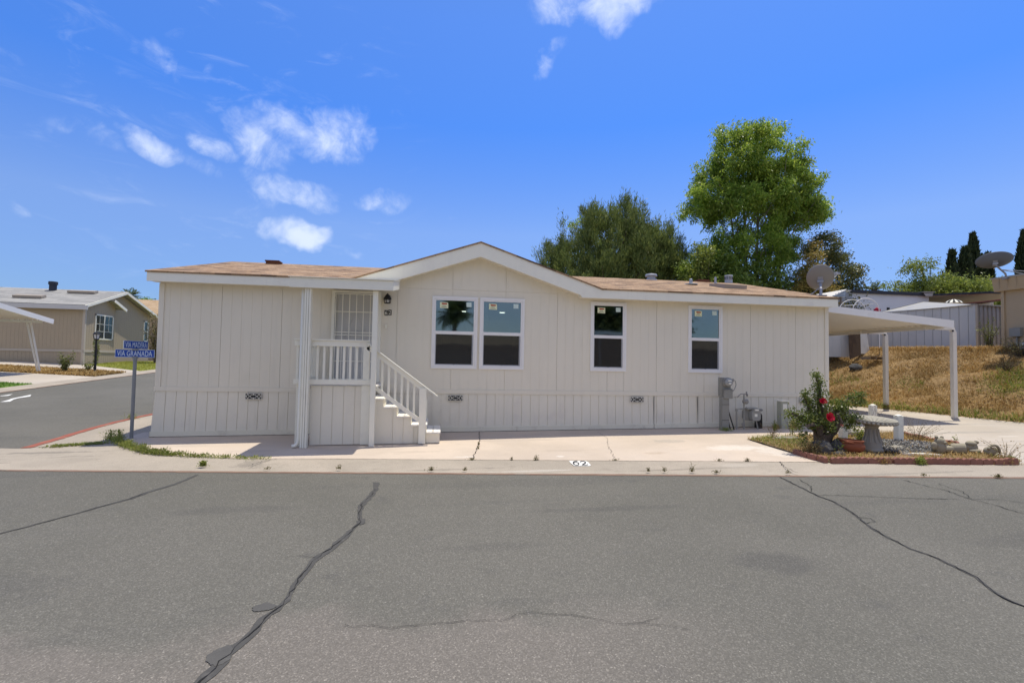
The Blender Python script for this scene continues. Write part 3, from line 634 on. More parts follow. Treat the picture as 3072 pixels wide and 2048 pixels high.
for x0, x1 in ((-.115,-.085),(15.51,15.54)):
    rk = MB(); rk.add([(x0,-.30,2.26),(x0,4,3.26),(x0,4,3.44),(x0,-.30,2.44),(x1,-.30,2.26),(x1,4,3.26),(x1,4,3.44),(x1,-.30,2.44)], [(0,3,2,1),(4,5,6,7),(0,1,5,4)]); rk.build('rake_board', m_trim, HOME)
# roof fittings
def rv(x, y): return (x, y, rz(y))
m_rust = mat('rusted steel', (.16, .065, .035), .85, .4, 9, 50, stain=((.05, .03, .025), .8, 9))
m_vent = mat('weathered zinc', (.40, .42, .44), .5, .15, 6, 50, metal=.3, stain=((.3, .22, .16), .6, 8))
m_flash = mat('painted flashing', (.36, .31, .25), .7, .12, 5, 50)
v = MB(); v.box(.94, 1.28, 3.5, 3.8, 3.36, 3.44); v.box(.92, 1.30, 3.48, 3.82, 3.44, 3.475); v.build('roof_vent', m_rust, ROOF)
v = MB(); v.lathe([(.2,-.06),(.19,.02),(.13,.05),(.13,.11),(.19,.12),(.19,.155),(.17,.19),(.05,.215)], (12.55,4.0,3.46), 20); v.build('roof_vent', m_vent, ROOF)
v = MB(); v.lathe([(.2,0),(.19,.015),(.05,.02),(.045,.16),(.03,.17)], rv(13.05,2.33), 12); v.build('vent_pipe', m_vent, ROOF)
v = MB(); v.box(14.1, 14.52, 3.86, 4.2, 3.44, 3.5); v.box(14.13, 14.49, 3.88, 4.18, 3.5, 3.54); v.build('roof_vent', m_rust, ROOF)
v = MB(); v.lathe([(.06,0),(.035,.03),(.035,.19),(.03,.2)], rv(14.48,3.49), 10); v.build('vent_pipe', m_vent, ROOF)
v = MB(); v.lathe([(.13,-.06),(.12,.10),(.125,.11),(.125,.23),(.135,.24),(.12,.27)], (15.3,4.1,3.48), 18); o = v.build('roof_vent', m_vent, ROOF)
g2 = MB()
for k in range(9): a = PI+PI*k/8-.0; g2.box(15.3+.128*math.cos(a)-.006, 15.3+.128*math.cos(a)+.006, 4.1+.128*math.sin(a)-.006, 4.1+.128*math.sin(a)+.006, 3.60, 3.70)
g2.build('louvre', m_dark, o)
v = MB(); v.slab([(13.55,1.36,rz(1.36)+.12),(14.2,1.36,rz(1.36)+.10),(14.3,2.1,rz(2.1)+.07),(13.5,2.1,rz(2.1)+.07)], .16); v.build('skylight_cover', m_flash, ROOF)
# windows
def window(x0, x1, i):
    z0, z1 = WZ0, WZ1; f = MB()
    def ring(a, b, c, d, wd, y0, y1): f.box(a, b, y0, y1, d-wd, d); f.box(a, b, y0, y1, c, c+wd); f.box(a, a+wd, y0, y1, c+wd, d-wd); f.box(b-wd, b, y0, y1, c+wd, d-wd)
    ring(x0, x1, z0, z1, .052, -.028, .03); ring(x0+.052, x1-.052, z0+.052, z1-.052, .034, -.02, .035)
    f.box(x0+.086, x1-.086, -.022, .03, 1.335, 1.408)
    W_ = f.build('window', m_vinyl, HOME, bevel=.004)
    p = MB(); p.box(x0+.086, x1-.086, .004, .010, 1.408, z1-.086); p.build('upper_pane', m_pane, W_)
    s = MB(); a, b, c, d = x0+.086, x1-.086, z0+.086, 1.335
    for q in ((a,b,c,c+.02),(a,a+.016,c+.02,d),(b-.03,b,c+.02,d)): s.box(q[0], q[1], .0, .02, q[2], q[3])
    s.build('screen_frame', m_alu, W_)
    p = MB(); p.box(a+.016, b-.03, .006, .012, c+.02, d); p.build('lower_pane', m_screen, W_)
    lt = MB(); lt.lathe([(.011,0),(.009,.012)], ((x0+x1)/2, -.0, z0+.098), 8, (0,-1,0)); lt.build('latch', m_black, W_)
    sx = x0+.172 if i in (0, 2, 3) else x0+.205
    k = MB(); q = [(sx,2.062),(sx+.17,2.058),(sx+.185,2.03),(sx+.185,1.925),(sx,1.93)] if i < 2 else [(sx,2.064),(sx+.183,2.058),(sx+.183,1.925),(sx,1.932)]
    k.prismy(q, -.001, .003); t = k.build('energy_sticker', m_sticker, W_)
    return W_, sx
m_paper_ink = m_ink
for i, (a, b) in enumerate(WIN):
    W_, sx = window(a, b, i)
    k = MB(); k.prismy([(b-.26,2.07),(b-.145,2.072),(b-.142,1.97),(b-.255,1.968)], -.001, .003); k.build('inspection_sticker', m_sticker2, W_)
    k = MB(); k.prismy([(sx+.035,2.045),(sx+.155,2.04),(sx+.158,2.012),(sx+.05,2.008)], -.003, -.0015); k.build('sticker_heading', m_red, W_)
    k = MB(); k.box(sx+.055, sx+.13, -.003, -.0015, 1.978, 1.986); k.box(sx+.03, sx+.155, -.003, -.0015, 1.948, 1.956); k.build('sticker_print', m_ink, W_)
# rooms behind the glass
rm = MB(); v8 = [(.1,.08,.02),(15.4,.08,.02),(15.4,7.6,.02),(.1,7.6,.02),(.1,.08,2.32),(15.4,.08,2.32),(15.4,7.6,2.32),(.1,7.6,2.32)]
rm.add(v8, [(0,1,2,3),(7,6,5,4),(3,2,6,7),(1,5,6,2),(4,0,3,7)]); rm.box(8.6, 8.7, .08, 7.6, .02, 2.32); rm.box(11.0, 11.1, .08, 7.6, .02, 2.32)
for a, b, c, d in holes:
    for (x, y) in ((a, b),): rm.add([(a,0,c),(a,.08,c),(a,.08,d),(a,0,d),(b,0,c),(b,.08,c),(b,.08,d),(b,0,d)], [(0,1,2,3),(7,6,5,4),(0,4,5,1),(3,2,6,7)])
xs = [.1]+[q for a, b, c, d in holes for q in (a, b)]+[15.4]
for i in range(0, len(xs), 2): rm.add([(xs[i],.08,.02),(xs[i+1],.08,.02),(xs[i+1],.08,2.32),(xs[i],.08,2.32)], [(3,2,1,0)])
for a, b, c, d in holes: rm.add([(a,.08,.02),(b,.08,.02),(b,.08,c),(a,.08,c)], [(3,2,1,0)]); rm.add([(a,.08,d),(b,.08,d),(b,.08,2.32),(a,.08,2.32)], [(3,2,1,0)])
rm.build('interior', m_room, HOME)
for x, y in ((6.60,4.6),(7.80,4.6)):
    d_ = MB(); d_.lathe([(.085,-.012),(.085,0)], (x, y, 2.317), 20); d_.build('ceiling_downlight', m_lamp, HOME)
m_cloth = mat('curtain cloth', (.62,.58,.52), .9, .08, 6, 40)
for a, b, zt in ((5.74,6.05,2.1),(6.80,6.93,2.1),(6.42,6.6,2.1),(11.86,12.02,1.36),(12.36,12.6,1.36),(9.42,9.6,1.36)):
    cm_ = MB(); n = 26; v = []
    for k in range(n+1): x = a+(b-a)*k/n; y = .28+.03*math.sin(k*1.7); v += [(x, y, .35), (x, y, zt)]
    cm_.add(v, [(2*k, 2*k+2, 2*k+3, 2*k+1) for k in range(n)]); cm_.build('curtain', m_cloth, HOME, smooth=True)
# front door with security grille
DOORX0, DOORX1, DZ0, DZ1 = 3.50, 4.51, .24, 2.235
f = MB(); f.box(DOORX0-.02, DOORX0+.045, -.05, -.001, DZ0, DZ1); f.box(DOORX1-.045, DOORX1+.02, -.05, -.001, DZ0, DZ1); f.box(DOORX0+.045, DOORX1-.045, -.05, -.001, DZ1-.05, DZ1)
DOOR = f.build('door', m_trim, HOME)
m_door = mat('door panel paint', (.56, .55, .52), .6, .05, 2, 40)
p = MB(); p.box(DOORX0+.045, DOORX1-.045, -.012, -.001, DZ0, DZ1-.05)
for rr in (.16, .24): p.tube([(4.0+rr*math.cos(a), -.014, 1.12+rr*math.sin(a)) for a in np.linspace(0, PI, 14)], .008, 5)
for dx in (-.2, .2): p.tube([(4.0, -.014, 1.75), (4.0+dx, -.014, 1.36)], .007, 5)
p.box(3.70, 4.30, -.018, -.011, .45, .95); p.build('door_leaf', m_door, DOOR)
gr = MB(); X0, X1 = DOORX0+.055, DOORX1-.055
for k in range(7): x = X0+.008+(X1-X0-.016)*k/6; gr.box(x-.0075, x+.0075, -.066, -.051, DZ0+.02, DZ1-.06)
for z in (.30, .69, 1.26, 1.32, 1.77, 2.16): gr.box(X0, X1, -.0695, -.0665, z-.009, z+.009)
gr.build('security_grille', m_trim, DOOR)
hg = MB(); hg.box(DOORX0+.047, DOORX0+.054, -.052, -.05, .3, 2.1); hg.build('hinge_gap', m_dark, DOOR)
# porch lamp, number plaques, bell push
pl_ = MB(); cx, cy = 4.668, -.10
pl_.lathe([(.045,0),(.05,.012),(.03,.03)], (cx, 0, 2.12), 12, (0,-1,0)); pl_.tube([(cx,-.02,2.12),(cx,-.06,2.17),(cx,cy,2.175)], .009, 6)
pl_.lathe([(.012,.175),(.02,.16),(.03,.15),(.062,.10),(.07,.075),(.066,.07)], (cx, cy, 2.0), 14)
pl_.lathe([(.055,-.005),(.055,.008)], (cx, cy, 2.0), 12)
for k in range(6): a = 2*PI*k/6+.3; pl_.tube([(cx+.05*math.cos(a), cy+.05*math.sin(a), 2.0), (cx+.062*math.cos(a), cy+.062*math.sin(a), 2.075)], .006, 5)
grow = lambda q: (cx+(q[0]-cx)*1.25, q[1]*1.2, 2.09+(q[2]-2.09)*1.2)
pl_.v = [grow(q) for q in pl_.v]; LMP = pl_.build('porch_lamp', m_black, HOME)
m_frost = mat('frosted glass', (.75, .74, .70), .3, .03); q = MB(); q.lathe([(.04,.008),(.04,.05),(.03,.062),(.012,.07)], (cx, cy, 2.0), 12); q.v = [grow(p_) for p_ in q.v]; q.build('lamp_glass', m_frost, LMP)
for tx, x0 in (('6', 4.602), ('2', 4.684)):
    z = 1.718 if tx == '6' else 1.728
    q = MB(); q.box(x0, x0+.07, -.012, -.001, z, z+.118); o = q.build('number_plaque', m_black, HOME)
    text_part(tx, 'digit', m_trim, o, (x0+.012, -.0135, z+.018), (1,0,0), (0,0,1), .084, .046)
q = MB(); q.box(4.622, 4.668, -.018, -.001, 1.435, 1.51); q.box(4.636, 4.654, -.024, -.018, 1.46, 1.49); q.build('bell_push', m_trim, HOME)

# ---------------------------------------------------------------- porch
PO = thing('entry_porch', 'white wooden entry porch with flat roof, railings and steps by the front door', 'porch', (4.0, -.8, h(4,-1.5)))
r_ = MB(); r_.add([(3.07,-1.80,2.035),(4.94,-1.80,2.035),(4.94,-.338,2.26),(3.07,-.338,2.26),(3.07,-1.80,2.225),(4.94,-1.80,2.225),(4.94,-.338,2.45),(3.07,-.338,2.45)], [(0,3,2,1),(4,5,6,7),(0,1,5,4),(1,2,6,5),(2,3,7,6),(3,0,4,7)]); r_.build('porch_roof', m_porch, PO, bevel=.006)
r_ = MB(); r_.slab([(3.05,-1.83,2.236),(4.96,-1.83,2.236),(4.96,-.40,2.456),(3.05,-.40,2.456)], .012); r_.build('roof_sheet', m_trim, PO)
def post(x0, x1, y0, y1, z1, name='post'):
    zb = h((x0+x1)/2, (y0+y1)/2)+.02; m_ = MB()
    if name == 'downspout_post':
        t = (x1-x0)/3
        for k in range(3): m_.box(x0+k*t+.003, x0+(k+1)*t-.003, y0-(.006 if k == 1 else 0), y1, zb, z1)
    else: m_.box(x0, x1, y0, y1, zb, z1)
    return m_.build('post', m_porch, PO, bevel=.004)
post(3.325, 3.445, -1.73, -1.60, 2.035, 'downspout_post'); post(4.555, 4.648, -1.69, -1.60, 2.035)
zb = h(3.3, -1.7)+.02
d_ = MB(); d_.tube([(3.29,-1.65,2.03),(3.29,-1.65,zb+.16),(3.275,-1.655,zb+.08),(3.24,-1.67,zb+.04),(3.18,-1.68,zb+.03)], [.035]*5, 8); d_.build('downspout', m_trim, PO, smooth=True)
dk = MB(); dk.box(3.16, 4.62, -1.47, -.06, .185, .225); dk.build('deck', m_tread, PO)
def porch_panel(x0, x1, z0f, z1f, gs, y):
    m_ = MB(); panel_wall(m_, x0, x1, z0f, z1f, gs, .01, .012, y); return m_
pg = [3.43+.205*k for k in range(-2, 14)]
pn = porch_panel(3.445, 4.37, lambda x: h(x,-1.49)+.035, lambda x: .22, pg, -1.485); pn.build('base_panel', m_skirt, PO)
bd = MB(); bd.box(4.37, 4.53, -1.515, -1.44, h(4.45,-1.5)+.03, .235); bd.build('corner_board', m_porch, PO, bevel=.003)
lp = MB()
for yy in (-1.44, -.9, -.3): lp.box(3.172, 3.262, yy-.045, yy+.045, h(3.2, yy)+.02, .25)
lp.box(3.172, 3.20, -1.39, -.06, .12, .22)
lp.build('deck_leg', m_porch, PO)
rl = MB()
rl.box(3.12, 4.50, -1.56, -1.45, 1.075, 1.10); rl.box(3.13, 4.49, -1.535, -1.495, .972, 1.075); rl.box(3.13, 4.535, -1.545, -1.50, .248, .345)
rl.box(3.14, 3.24, -1.45, -.05, 1.075, 1.10); rl.box(3.16, 3.20, -1.495, -.05, .972, 1.075); rl.box(3.155, 3.20, -1.50, -.05, .248, .345)
rl.box(4.385, 4.505, -1.53, -1.44, .345, 1.075)
rl.build('railing', m_porch, PO, bevel=.003)
for x in (3.18,3.542,3.662,3.785,3.908,4.027,4.143,4.263): b_ = MB(); b_.box(x-.021, x+.021, -1.50, -1.458, .345, .972); b_.build('baluster', m_porch, PO)
for k in range(10): y = -1.36+.135*k; b_ = MB(); b_.box(3.165, 3.205, y-.02, y+.02, .345, .972); b_.build('baluster', m_porch, PO)
# steps run down along the wall to the right
TR = [(4.50,4.785,-.013),(4.785,5.04,-.171),(5.04,5.315,-.347),(5.315,5.61,-.512),(5.61,5.872,-.652)]
sb = MB()
for i, (a, b, z) in enumerate(TR):
    y0, y1 = (-1.475, -.42) if i < 4 else (-1.49, -.45)
    panel_wall(sb, a, b, lambda x: h(x,-1.49)+.03, lambda x, z=z: z-.03, [4.76,4.97,5.17,5.37], .01, .012, y0)
    zt = TR[i-1][2]-.03 if i else .19
    if not i: sb.add([(a,y0,z),(a,y1,z),(a,y1,zt),(a,y0,zt)], [(0,1,2,3)])
    sb.add([(b,y0,h(b,-1)+.02),(b,y1,h(b,-.5)+.02),(b,y1,z-.03),(b,y0,z-.03)], [(0,1,2,3)])
    sb.add([(a,y1,h(a,-.5)),(b,y1,h(b,-.5)),(b,y1,z-.03),(a,y1,z-.03)], [(3,2,1,0)])
sb.build('step_box', m_skirt, PO)
for i, (a, b, z) in enumerate(TR):
    t_ = MB(); y0, y1 = (-1.495, -.41) if i < 4 else (-1.51, -.44)
    mid = (a+b)/2
    t_.box(a+.002, mid-.004, y0, y1, z-.03, z); t_.box(mid+.004, b+.015, y0, y1, z-.03, z); t_.build('tread', m_tread, PO, bevel=.003)
nw = MB(); nw.box(5.465, 5.60, -1.56, -1.497, h(5.5,-1.5)+.03, .20); nw.build('newel', m_porch, PO, bevel=.003)
nw = MB(); nw.box(5.50, 5.60, -.50, -.43, h(5.5,-.5)+.02, -.10); nw.build('newel', m_porch, PO)
sr = MB(); sl = (.051-.905)/(5.813-4.655)
sr.add([], [])
def para(mb, x0, x1, z0, th, y0, y1, slope=sl):
    z1 = z0+(x1-x0)*slope
    mb.add([(x0,y0,z0-th),(x1,y0,z1-th),(x1,y0,z1),(x0,y0,z0),(x0,y1,z0-th),(x1,y1,z1-th),(x1,y1,z1),(x0,y1,z0)], [(0,1,2,3),(5,4,7,6),(3,2,6,7),(1,0,4,5),(0,3,7,4),(2,1,5,6)])
para(sr, 4.40, 5.815, 1.095, .026, -1.56, -1.44); para(sr, 4.45, 5.60, 1.095+.05*sl-.027, .10, -1.53, -1.497); para(sr, 4.535, 5.60, .237+.095*.727, .092, -1.545, -1.50, -.727)
sr.build('stair_rail', m_porch, PO)
for x in (4.745,4.872,4.998,5.122,5.240,5.362):
    b_ = MB(); b_.box(x-.02, x+.02, -1.495, -1.455, .237-(x-4.629)*.727-.03, .905+(x-4.655)*sl-.05); b_.build('baluster', m_porch, PO)

# ---------------------------------------------------------------- street name sign
SX, SY = -.335, -.16; sz = h(SX, SY)
SG = thing('street_sign', 'grey steel post with two blue street name blades reading VIA MADERA and VIA GRANADA', 'street sign', (SX, SY, sz))
m_blue = mat('sign blue', (.022, .075, .36), .45, .06, 8, 50, stain=((.02,.05,.24), .5, 6)); m_letter = mat('sign lettering', (.60, .70, .80), .45, .08, 30, 90); m_post = mat('sign post grey', (.235, .245, .25), .55, .1, 5, 50)
p = MB(); p.tube([(SX,SY,sz-.05),(SX,SY,.655)], .033, 14); p.lathe([(.039,0),(.039,.06),(.034,.065)], (SX,SY,.62), 14); p.build('post', m_post, SG, smooth=False)
p = MB(); p.box(SX-.05, SX+.05, SY-.03, SY+.03, .675, .705); p.box(SX-.05, SX+.05, SY-.03, SY+.03, .83, .866); p.lathe([(.03,0),(.03,.05)], (SX,SY,.66), 12); p.build('bracket', m_post, SG)
b_ = MB(); b_.box(-.707, .022, SY-.006, SY-.002, .693, .843); B1 = b_.build('name_blade', m_blue, SG)
e_ = MB()
for a, b, c, d in ((-.711,.026,.689,.695),(-.711,.026,.841,.847),(-.711,-.705,.695,.841),(.020,.026,.695,.841)): e_.box(a, b, SY-.008, SY-.001, c, d)
e_.build('blade_edge', m_letter, B1)
text_part('VIA GRANADA', 'lettering', m_letter, B1, (-.672, SY-.0078, .713), (1,0,0), (0,0,1), .108, .655)
# the upper blade points along the side street: turned, so it looks shorter
dx_ = Vector((.13, .99, 0)).normalized(); n2 = Vector((dx_.y, -dx_.x, 0))
cb = Vector((SX+.005, SY, 0)); hw = .34
def bq(u, z, o): q = cb+dx_*u+n2*o; return (q.x, q.y, z)
b_ = MB(); b_.add([bq(-hw,.868,.004),bq(hw,.868,.004),bq(hw,1.018,.004),bq(-hw,1.018,.004),bq(-hw,.868,-.004),bq(hw,.868,-.004),bq(hw,1.018,-.004),bq(-hw,1.018,-.004)], [(0,1,2,3),(5,4,7,6),(3,2,6,7),(0,4,5,1),(0,3,7,4),(1,5,6,2)])
B2 = b_.build('name_blade', m_blue, SG); B2['label'] = 'upper blue blade turned away along the side street'
q = bq(-hw+.035, .888, .0055); text_part('VIA MADERA', 'lettering', m_letter, B2, q, dx_, (0,0,1), .108, hw*2-.07)
e_ = MB()
for z in (.866, 1.020): e_.beam(bq(-hw,z,0), bq(hw,z,0), .010, .005)
for u in (-hw, hw): e_.beam(bq(u,.866,0), bq(u,1.02,0), .010, .005)
e_.build('blade_edge', m_letter, B2)

# ---------------------------------------------------------------- meters and pedestals
MP = thing('electric_meter_pedestal', 'tall grey electric meter pedestal with round glass meter by the home wall', 'electric meter', (12.45,-.45,h(12.45,-.45)))
gzm = h(12.45, -.45); p = MB()
p.box(12.375, 12.55, -.50, -.36, gzm-.03, .02); p.build('lower_cabinet', m_meter, MP, bevel=.006)
p = MB(); p.prismy([(12.36,.03),(12.615,.03),(12.615,.455),(12.36,.47)], -.46, -.34); p.build('upper_cabinet', m_meter, MP, bevel=.006)
p = MB(); p.box(12.41, 12.62, -.53, -.46, -.02, .19); p.slab([(12.40,-.54,.19),(12.63,-.54,.19),(12.63,-.455,.215),(12.40,-.455,.215)], .012); p.build('breaker_cover', m_meter, MP, bevel=.005)
p = MB(); [p.box(12.373, 12.552, -.503, -.499, z-.004, z+.004) for z in (-.16, -.52)]; p.build('cover_seam', m_dark, MP)
p = MB(); p.lathe([(.112,0),(.112,.03),(.10,.036)], (12.51,-.46,.36), 28, (0,-1,0)); MR = p.build('meter_ring', m_steel, MP, smooth=False)
m_dome = mat('meter glass', (.30,.31,.30), .12, .3, 18, 60, spec=.8)
p = MB(); p.lathe([(.095,.0),(.095,.05),(.085,.085),(.05,.10),(.0,.103)], (12.51,-.49,.36), 28, (0,-1,0)); p.build('meter_dome', m_dome, MR, smooth=True)
p = MB(); p.box(12.47, 12.55, -.60, -.59, .385, .41); p.box(12.48, 12.54, -.60, -.592, .32, .345); p.build('meter_dial', m_trim, MR)
p = MB(); p.tube([(12.60,-.47,.40),(12.66,-.48,.42),(12.72,-.47,.39),(12.745,-.46,.30),(12.70,-.46,.19),(12.63,-.46,.11)], .008, 6); p.box(12.60, 12.66, -.51, -.44, .37, .44); p.build('sensor_cable', m_steel, MP)
p = MB()
for k, (a, b) in enumerate((((12.57,-.44),(12.72,-.42)),((12.56,-.40),(12.66,-.36)))): p.tube([(a[0],a[1],gzm+.45-.1*k),(b[0],b[1],gzm+.02)], .014, 6)
p.build('ground_conduit', m_black, MP)
gzg = h(13.1, -.4)
GM = thing('gas_meter', 'grey gas meter with its pipes and regulator standing by the skirting', 'gas meter', (13.1,-.4,gzg))
def Tt(mb, *pts, r=.018): mb.tube(pts, r, 8)
p = MB(); prof = []
for (ya, yb, sc) in ((-.50,-.38,1.),): pass
def can(mb, x0, x1, z0, z1, y0, y1):
    n = 20; cx, cz, rx, rz_ = (x0+x1)/2, (z0+z1)/2, (x1-x0)/2, (z1-z0)/2; pts = []
    for k in range(n):
        a = 2*PI*k/n; ca, sa = math.cos(a), math.sin(a)
        pts.append((cx+rx*math.copysign(abs(ca)**.55, ca), cz+rz_*math.copysign(abs(sa)**.55, sa)))
    mb.prismy(pts, y0, y1)
can(p, 13.03, 13.30, -.545, -.27, -.34, -.24); p.build('rear_body', m_meter2, GM, smooth=False)
p = MB(); can(p, 13.13, 13.355, -.54, -.29, -.50, -.342); p.build('front_body', m_meter2, GM, bevel=.01)
p = MB(); p.box(13.06, 13.33, -.42, -.28, -.285, -.235); p.build('top_casting', m_meter2, GM, bevel=.01)
p = MB(); p.box(13.17, 13.31, -.515, -.42, -.33, -.245); DL = p.build('index_box', m_meter2, GM, bevel=.006)
p = MB(); p.box(13.195, 13.285, -.518, -.5155, -.30, -.265); p.build('dial', m_trim, DL)
p = MB(); p.box(13.19, 13.26, -.5035, -.5005, -.44, -.375); p.build('tag', m_trim, GM)
p = MB(); Tt(p, (13.01,-.36,gzg), (13.01,-.36,.07)); Tt(p, (13.01,-.36,-.27), (12.82,-.36,-.27), (12.82,-.36,gzg-.03), r=.021); Tt(p, (13.01,-.36,-.25), (13.08,-.36,-.24))
p.lathe([(.032,0),(.032,.05)], (12.82,-.36,-.32), 10); p.lathe([(.028,0),(.028,.05)], (13.01,-.36,-.52), 10); p.build('pipework', m_meter2, GM)
p = MB(); Tt(p, (12.83,-.38,.0), (12.87,-.38,.05), (12.93,-.37,.085), (13.01,-.36,.08), (13.08,-.36,.085), r=.011); p.lathe([(.03,0),(.03,.02)], (13.08,-.36,.06), 8, (1,0,0)); p.box(13.06, 13.085, -.37, -.35, .06, .14); p.build('shutoff_valve', m_steel, GM)
p = MB(); p.lathe([(.02,-.05),(.045,-.045),(.05,0),(.045,.045),(.02,.05)], (13.01,-.40,-.09), 14, (1,0,0)); p.lathe([(.062,0),(.062,.022),(.035,.05)], (13.02,-.42,-.09), 16, (0,-1,0)); p.build('regulator', m_steel, GM)
p = MB(); p.tube([(13.28,-.42,-.54),(13.32,-.44,gzg)], .017, 6); p.tube([(13.30,-.36,-.26),(13.38,-.38,-.285),(13.42,-.38,-.29)], .014, 6); p.ellip((13.43,-.38,-.29), (.05,.03,.03)); p.build('outlet', m_meter, GM)
p = MB(); p.add([(12.92,-.40,-.60),(12.99,-.42,-.58),(12.99,-.42,-.66),(12.93,-.40,-.68),(12.92,-.39,-.60),(12.99,-.41,-.58),(12.99,-.41,-.66),(12.93,-.39,-.68)], [(0,3,2,1),(4,5,6,7),(0,1,5,4),(1,2,6,5),(2,3,7,6),(3,0,4,7)]); p.build('hanging_tag', m_steel, GM)
p = MB()
p.prismy([(13.40,gzg),(13.53,gzg),(13.525,-.42),(13.49,-.37),(13.44,-.38),(13.41,-.36)], -.30, -.16)
tag(p.build('plastic_box', m_black, bevel=.01), 'small black plastic box on the ground behind the gas meter', 'box')
zp = h(14.02, -.33); p = MB(); p.box(13.93, 14.105, -.43, -.25, zp-.03, -.085); o = p.build('utility_pedestal', m_ped, bevel=.012); tag(o, 'slim pale green grey utility pedestal between gas meter and rose bush', 'pedestal')
p = MB(); p.box(13.915, 14.12, -.445, -.235, -.085, -.062); p.build('cap', m_trim, o, bevel=.004)
p = MB(); p.box(13.97, 14.07, -.4335, -.4305, -.30, -.14); p.build('notice', m_trim, o)

# ---------------------------------------------------------------- satellite dishes
m_dish = mat('dish back', (.27,.25,.215), .6, .06, 4, 50); m_dish2 = mat('dark dish back', (.13,.135,.145), .5, .06, 4, 50); m_dishm = mat('dish mount', (.34,.35,.38), .5, .1, 6, 50, metal=.3)
def dish(label, c, axis, rx, ry, m, base, lnb, tilt=0., extra=None):
    """c: middle of the reflector, axis: where it looks, base: foot on the roof"""
    t = thing('satellite_dish', label, 'satellite dish', base); c, ax = Vector(c), Vector(axis).normalized()
    a = ax.cross(Vector((0,0,1))).normalized(); b = a.cross(ax); a, b = a*math.cos(tilt)+b*math.sin(tilt), b*math.cos(tilt)-a*math.sin(tilt)
    mb = MB(); R_, S_ = 7, 36; v = [c-ax*.0]
    for sgn, dd in ((1, 0.), (-1, .018)):
        base_i = len(mb.v); vv = []
        for i in range(R_+1):
            q = max(.001, i/R_)
            for k in range(S_):
                an = 2*PI*k/S_; vv.append(c+a*(rx*q*math.cos(an))+b*(ry*q*math.sin(an))+ax*(.17*rx*(q*q-.5)*2*.6-dd))
        f = [(i*S_+k, i*S_+(k+1)%S_, (i+1)*S_+(k+1)%S_, (i+1)*S_+k) for i in range(R_) for k in range(S_)]
        mb.add(vv, [q if sgn > 0 else q[::-1] for q in f])
    n1 = (R_+1)*S_; mb.f += [[R_*S_+k, R_*S_+(k+1)%S_, n1+R_*S_+(k+1)%S_, n1+R_*S_+k] for k in range(S_)]; mb.mi += [0]*S_
    mb.build('reflector', m, t, smooth=True)
    back = c-ax*(.17*rx*.6+.03)-b*(ry*.25); foot = Vector(base)
    m_ = MB(); m_.tube([foot, foot+(back-foot)*.12+Vector((0,0,.12)), back-Vector((0,0,.04)), back], [.03,.03,.028,.025], 10); m_.box(foot.x-.11, foot.x+.11, foot.y-.07, foot.y+.07, foot.z-.015, foot.z+.012)
    if extra:
        for e in extra: m_.tube([foot+(back-foot)*.6, Vector(e)], .012, 6)
    m_.build('mast', m_dishm, t)
    k = MB(); k.beam(back-a*.07, back+a*.07, .09, .05); k.beam(back-b*.1+ax*.02, back+b*.12+ax*.02, .12, .03); k.build('bracket', m_dishm, t)
    l = Vector(lnb); m_ = MB(); low = c-b*ry*.98-ax*.0; m_.tube([low-ax*.03, low+(l-low)*.55-b*.05, l-b*.05], .014, 8); m_.build('feed_arm', m_trim, t)
    d = (c-l).normalized(); m_ = MB(); m_.lathe([(.035,-.07),(.045,-.03),(.03,-.02),(.028,.05),(.05,.06),(.05,.085)], l, 14, d); m_.beam(l-d*.06-a*.07, l-d*.06+a*.07, .05, .06); m_.build('feed_horn', m_dishm, t)
    return t
dish('big grey satellite dish at the right end of the tan roof', (15.60,.34,3.08), (.55,.75,.42), .315, .345, m_dish, (15.36,.02,rz(.02)+.01), (16.46,.80,3.30), 0, [(15.22,.22,rz(.22)),(15.5,.25,rz(.25))])

# ---------------------------------------------------------------- carport on the right
CP = thing('carport_awning', 'white metal carport awning over the driveway right of the home', 'carport', (18, 3, h(18,3)))
x0, x1, y0, y1, za, zb = 15.56, 19.55, .33, 8.2, 2.345, 2.06
cp = MB(); nrib = 40; ribs = []
for k in range(nrib*4+1):
    y = y0+.02+(y1-y0-.02)*k/(nrib*4); ribs.append((y, (0, 0, -.03, -.03)[k % 4]))
pv = []
for y, d in ribs: pv += [(x0,y,za-.07+d),(x1+.10,y,zb-.075+d),(x0,y,za-.068+d),(x1+.10,y,zb-.073+d)]
for k in range(len(ribs)-1): cp.add([pv[4*k],pv[4*k+1],pv[4*k+5],pv[4*k+4]], [(0,1,2,3)]); cp.add([pv[4*k+2],pv[4*k+3],pv[4*k+7],pv[4*k+6]], [(3,2,1,0)])
m_awn = mat('awning enamel', (.78,.74,.66), .45, .04, 2, 40, stain=((.6,.55,.46), .4, 2.)); cp.build('roof_pan', m_awn, CP)
f = MB(); f.add([(x0,y0-.03,za-.14),(x1,y0-.03,zb-.19),(x1,y0-.03,zb+.02),(x0,y0-.03,za+.03),(x0,y0,za-.14),(x1,y0,zb-.19),(x1,y0,zb+.02),(x0,y0,za+.03)], [(0,1,2,3),(5,4,7,6),(3,2,6,7),(1,0,4,5),(1,5,6,2)])
f.add([(x0,y0-.002,za+.03),(x1,y0-.002,zb+.02),(x1,y0+.05,zb+.02),(x0,y0+.05,za+.03)], [(0,1,2,3)]); f.build('fascia', m_vinyl, CP)
f = MB(); f.box(x1-.25, x1-.17, y0+.1, y1, zb-.20, zb-.11); f.build('edge_beam', m_awn, CP)
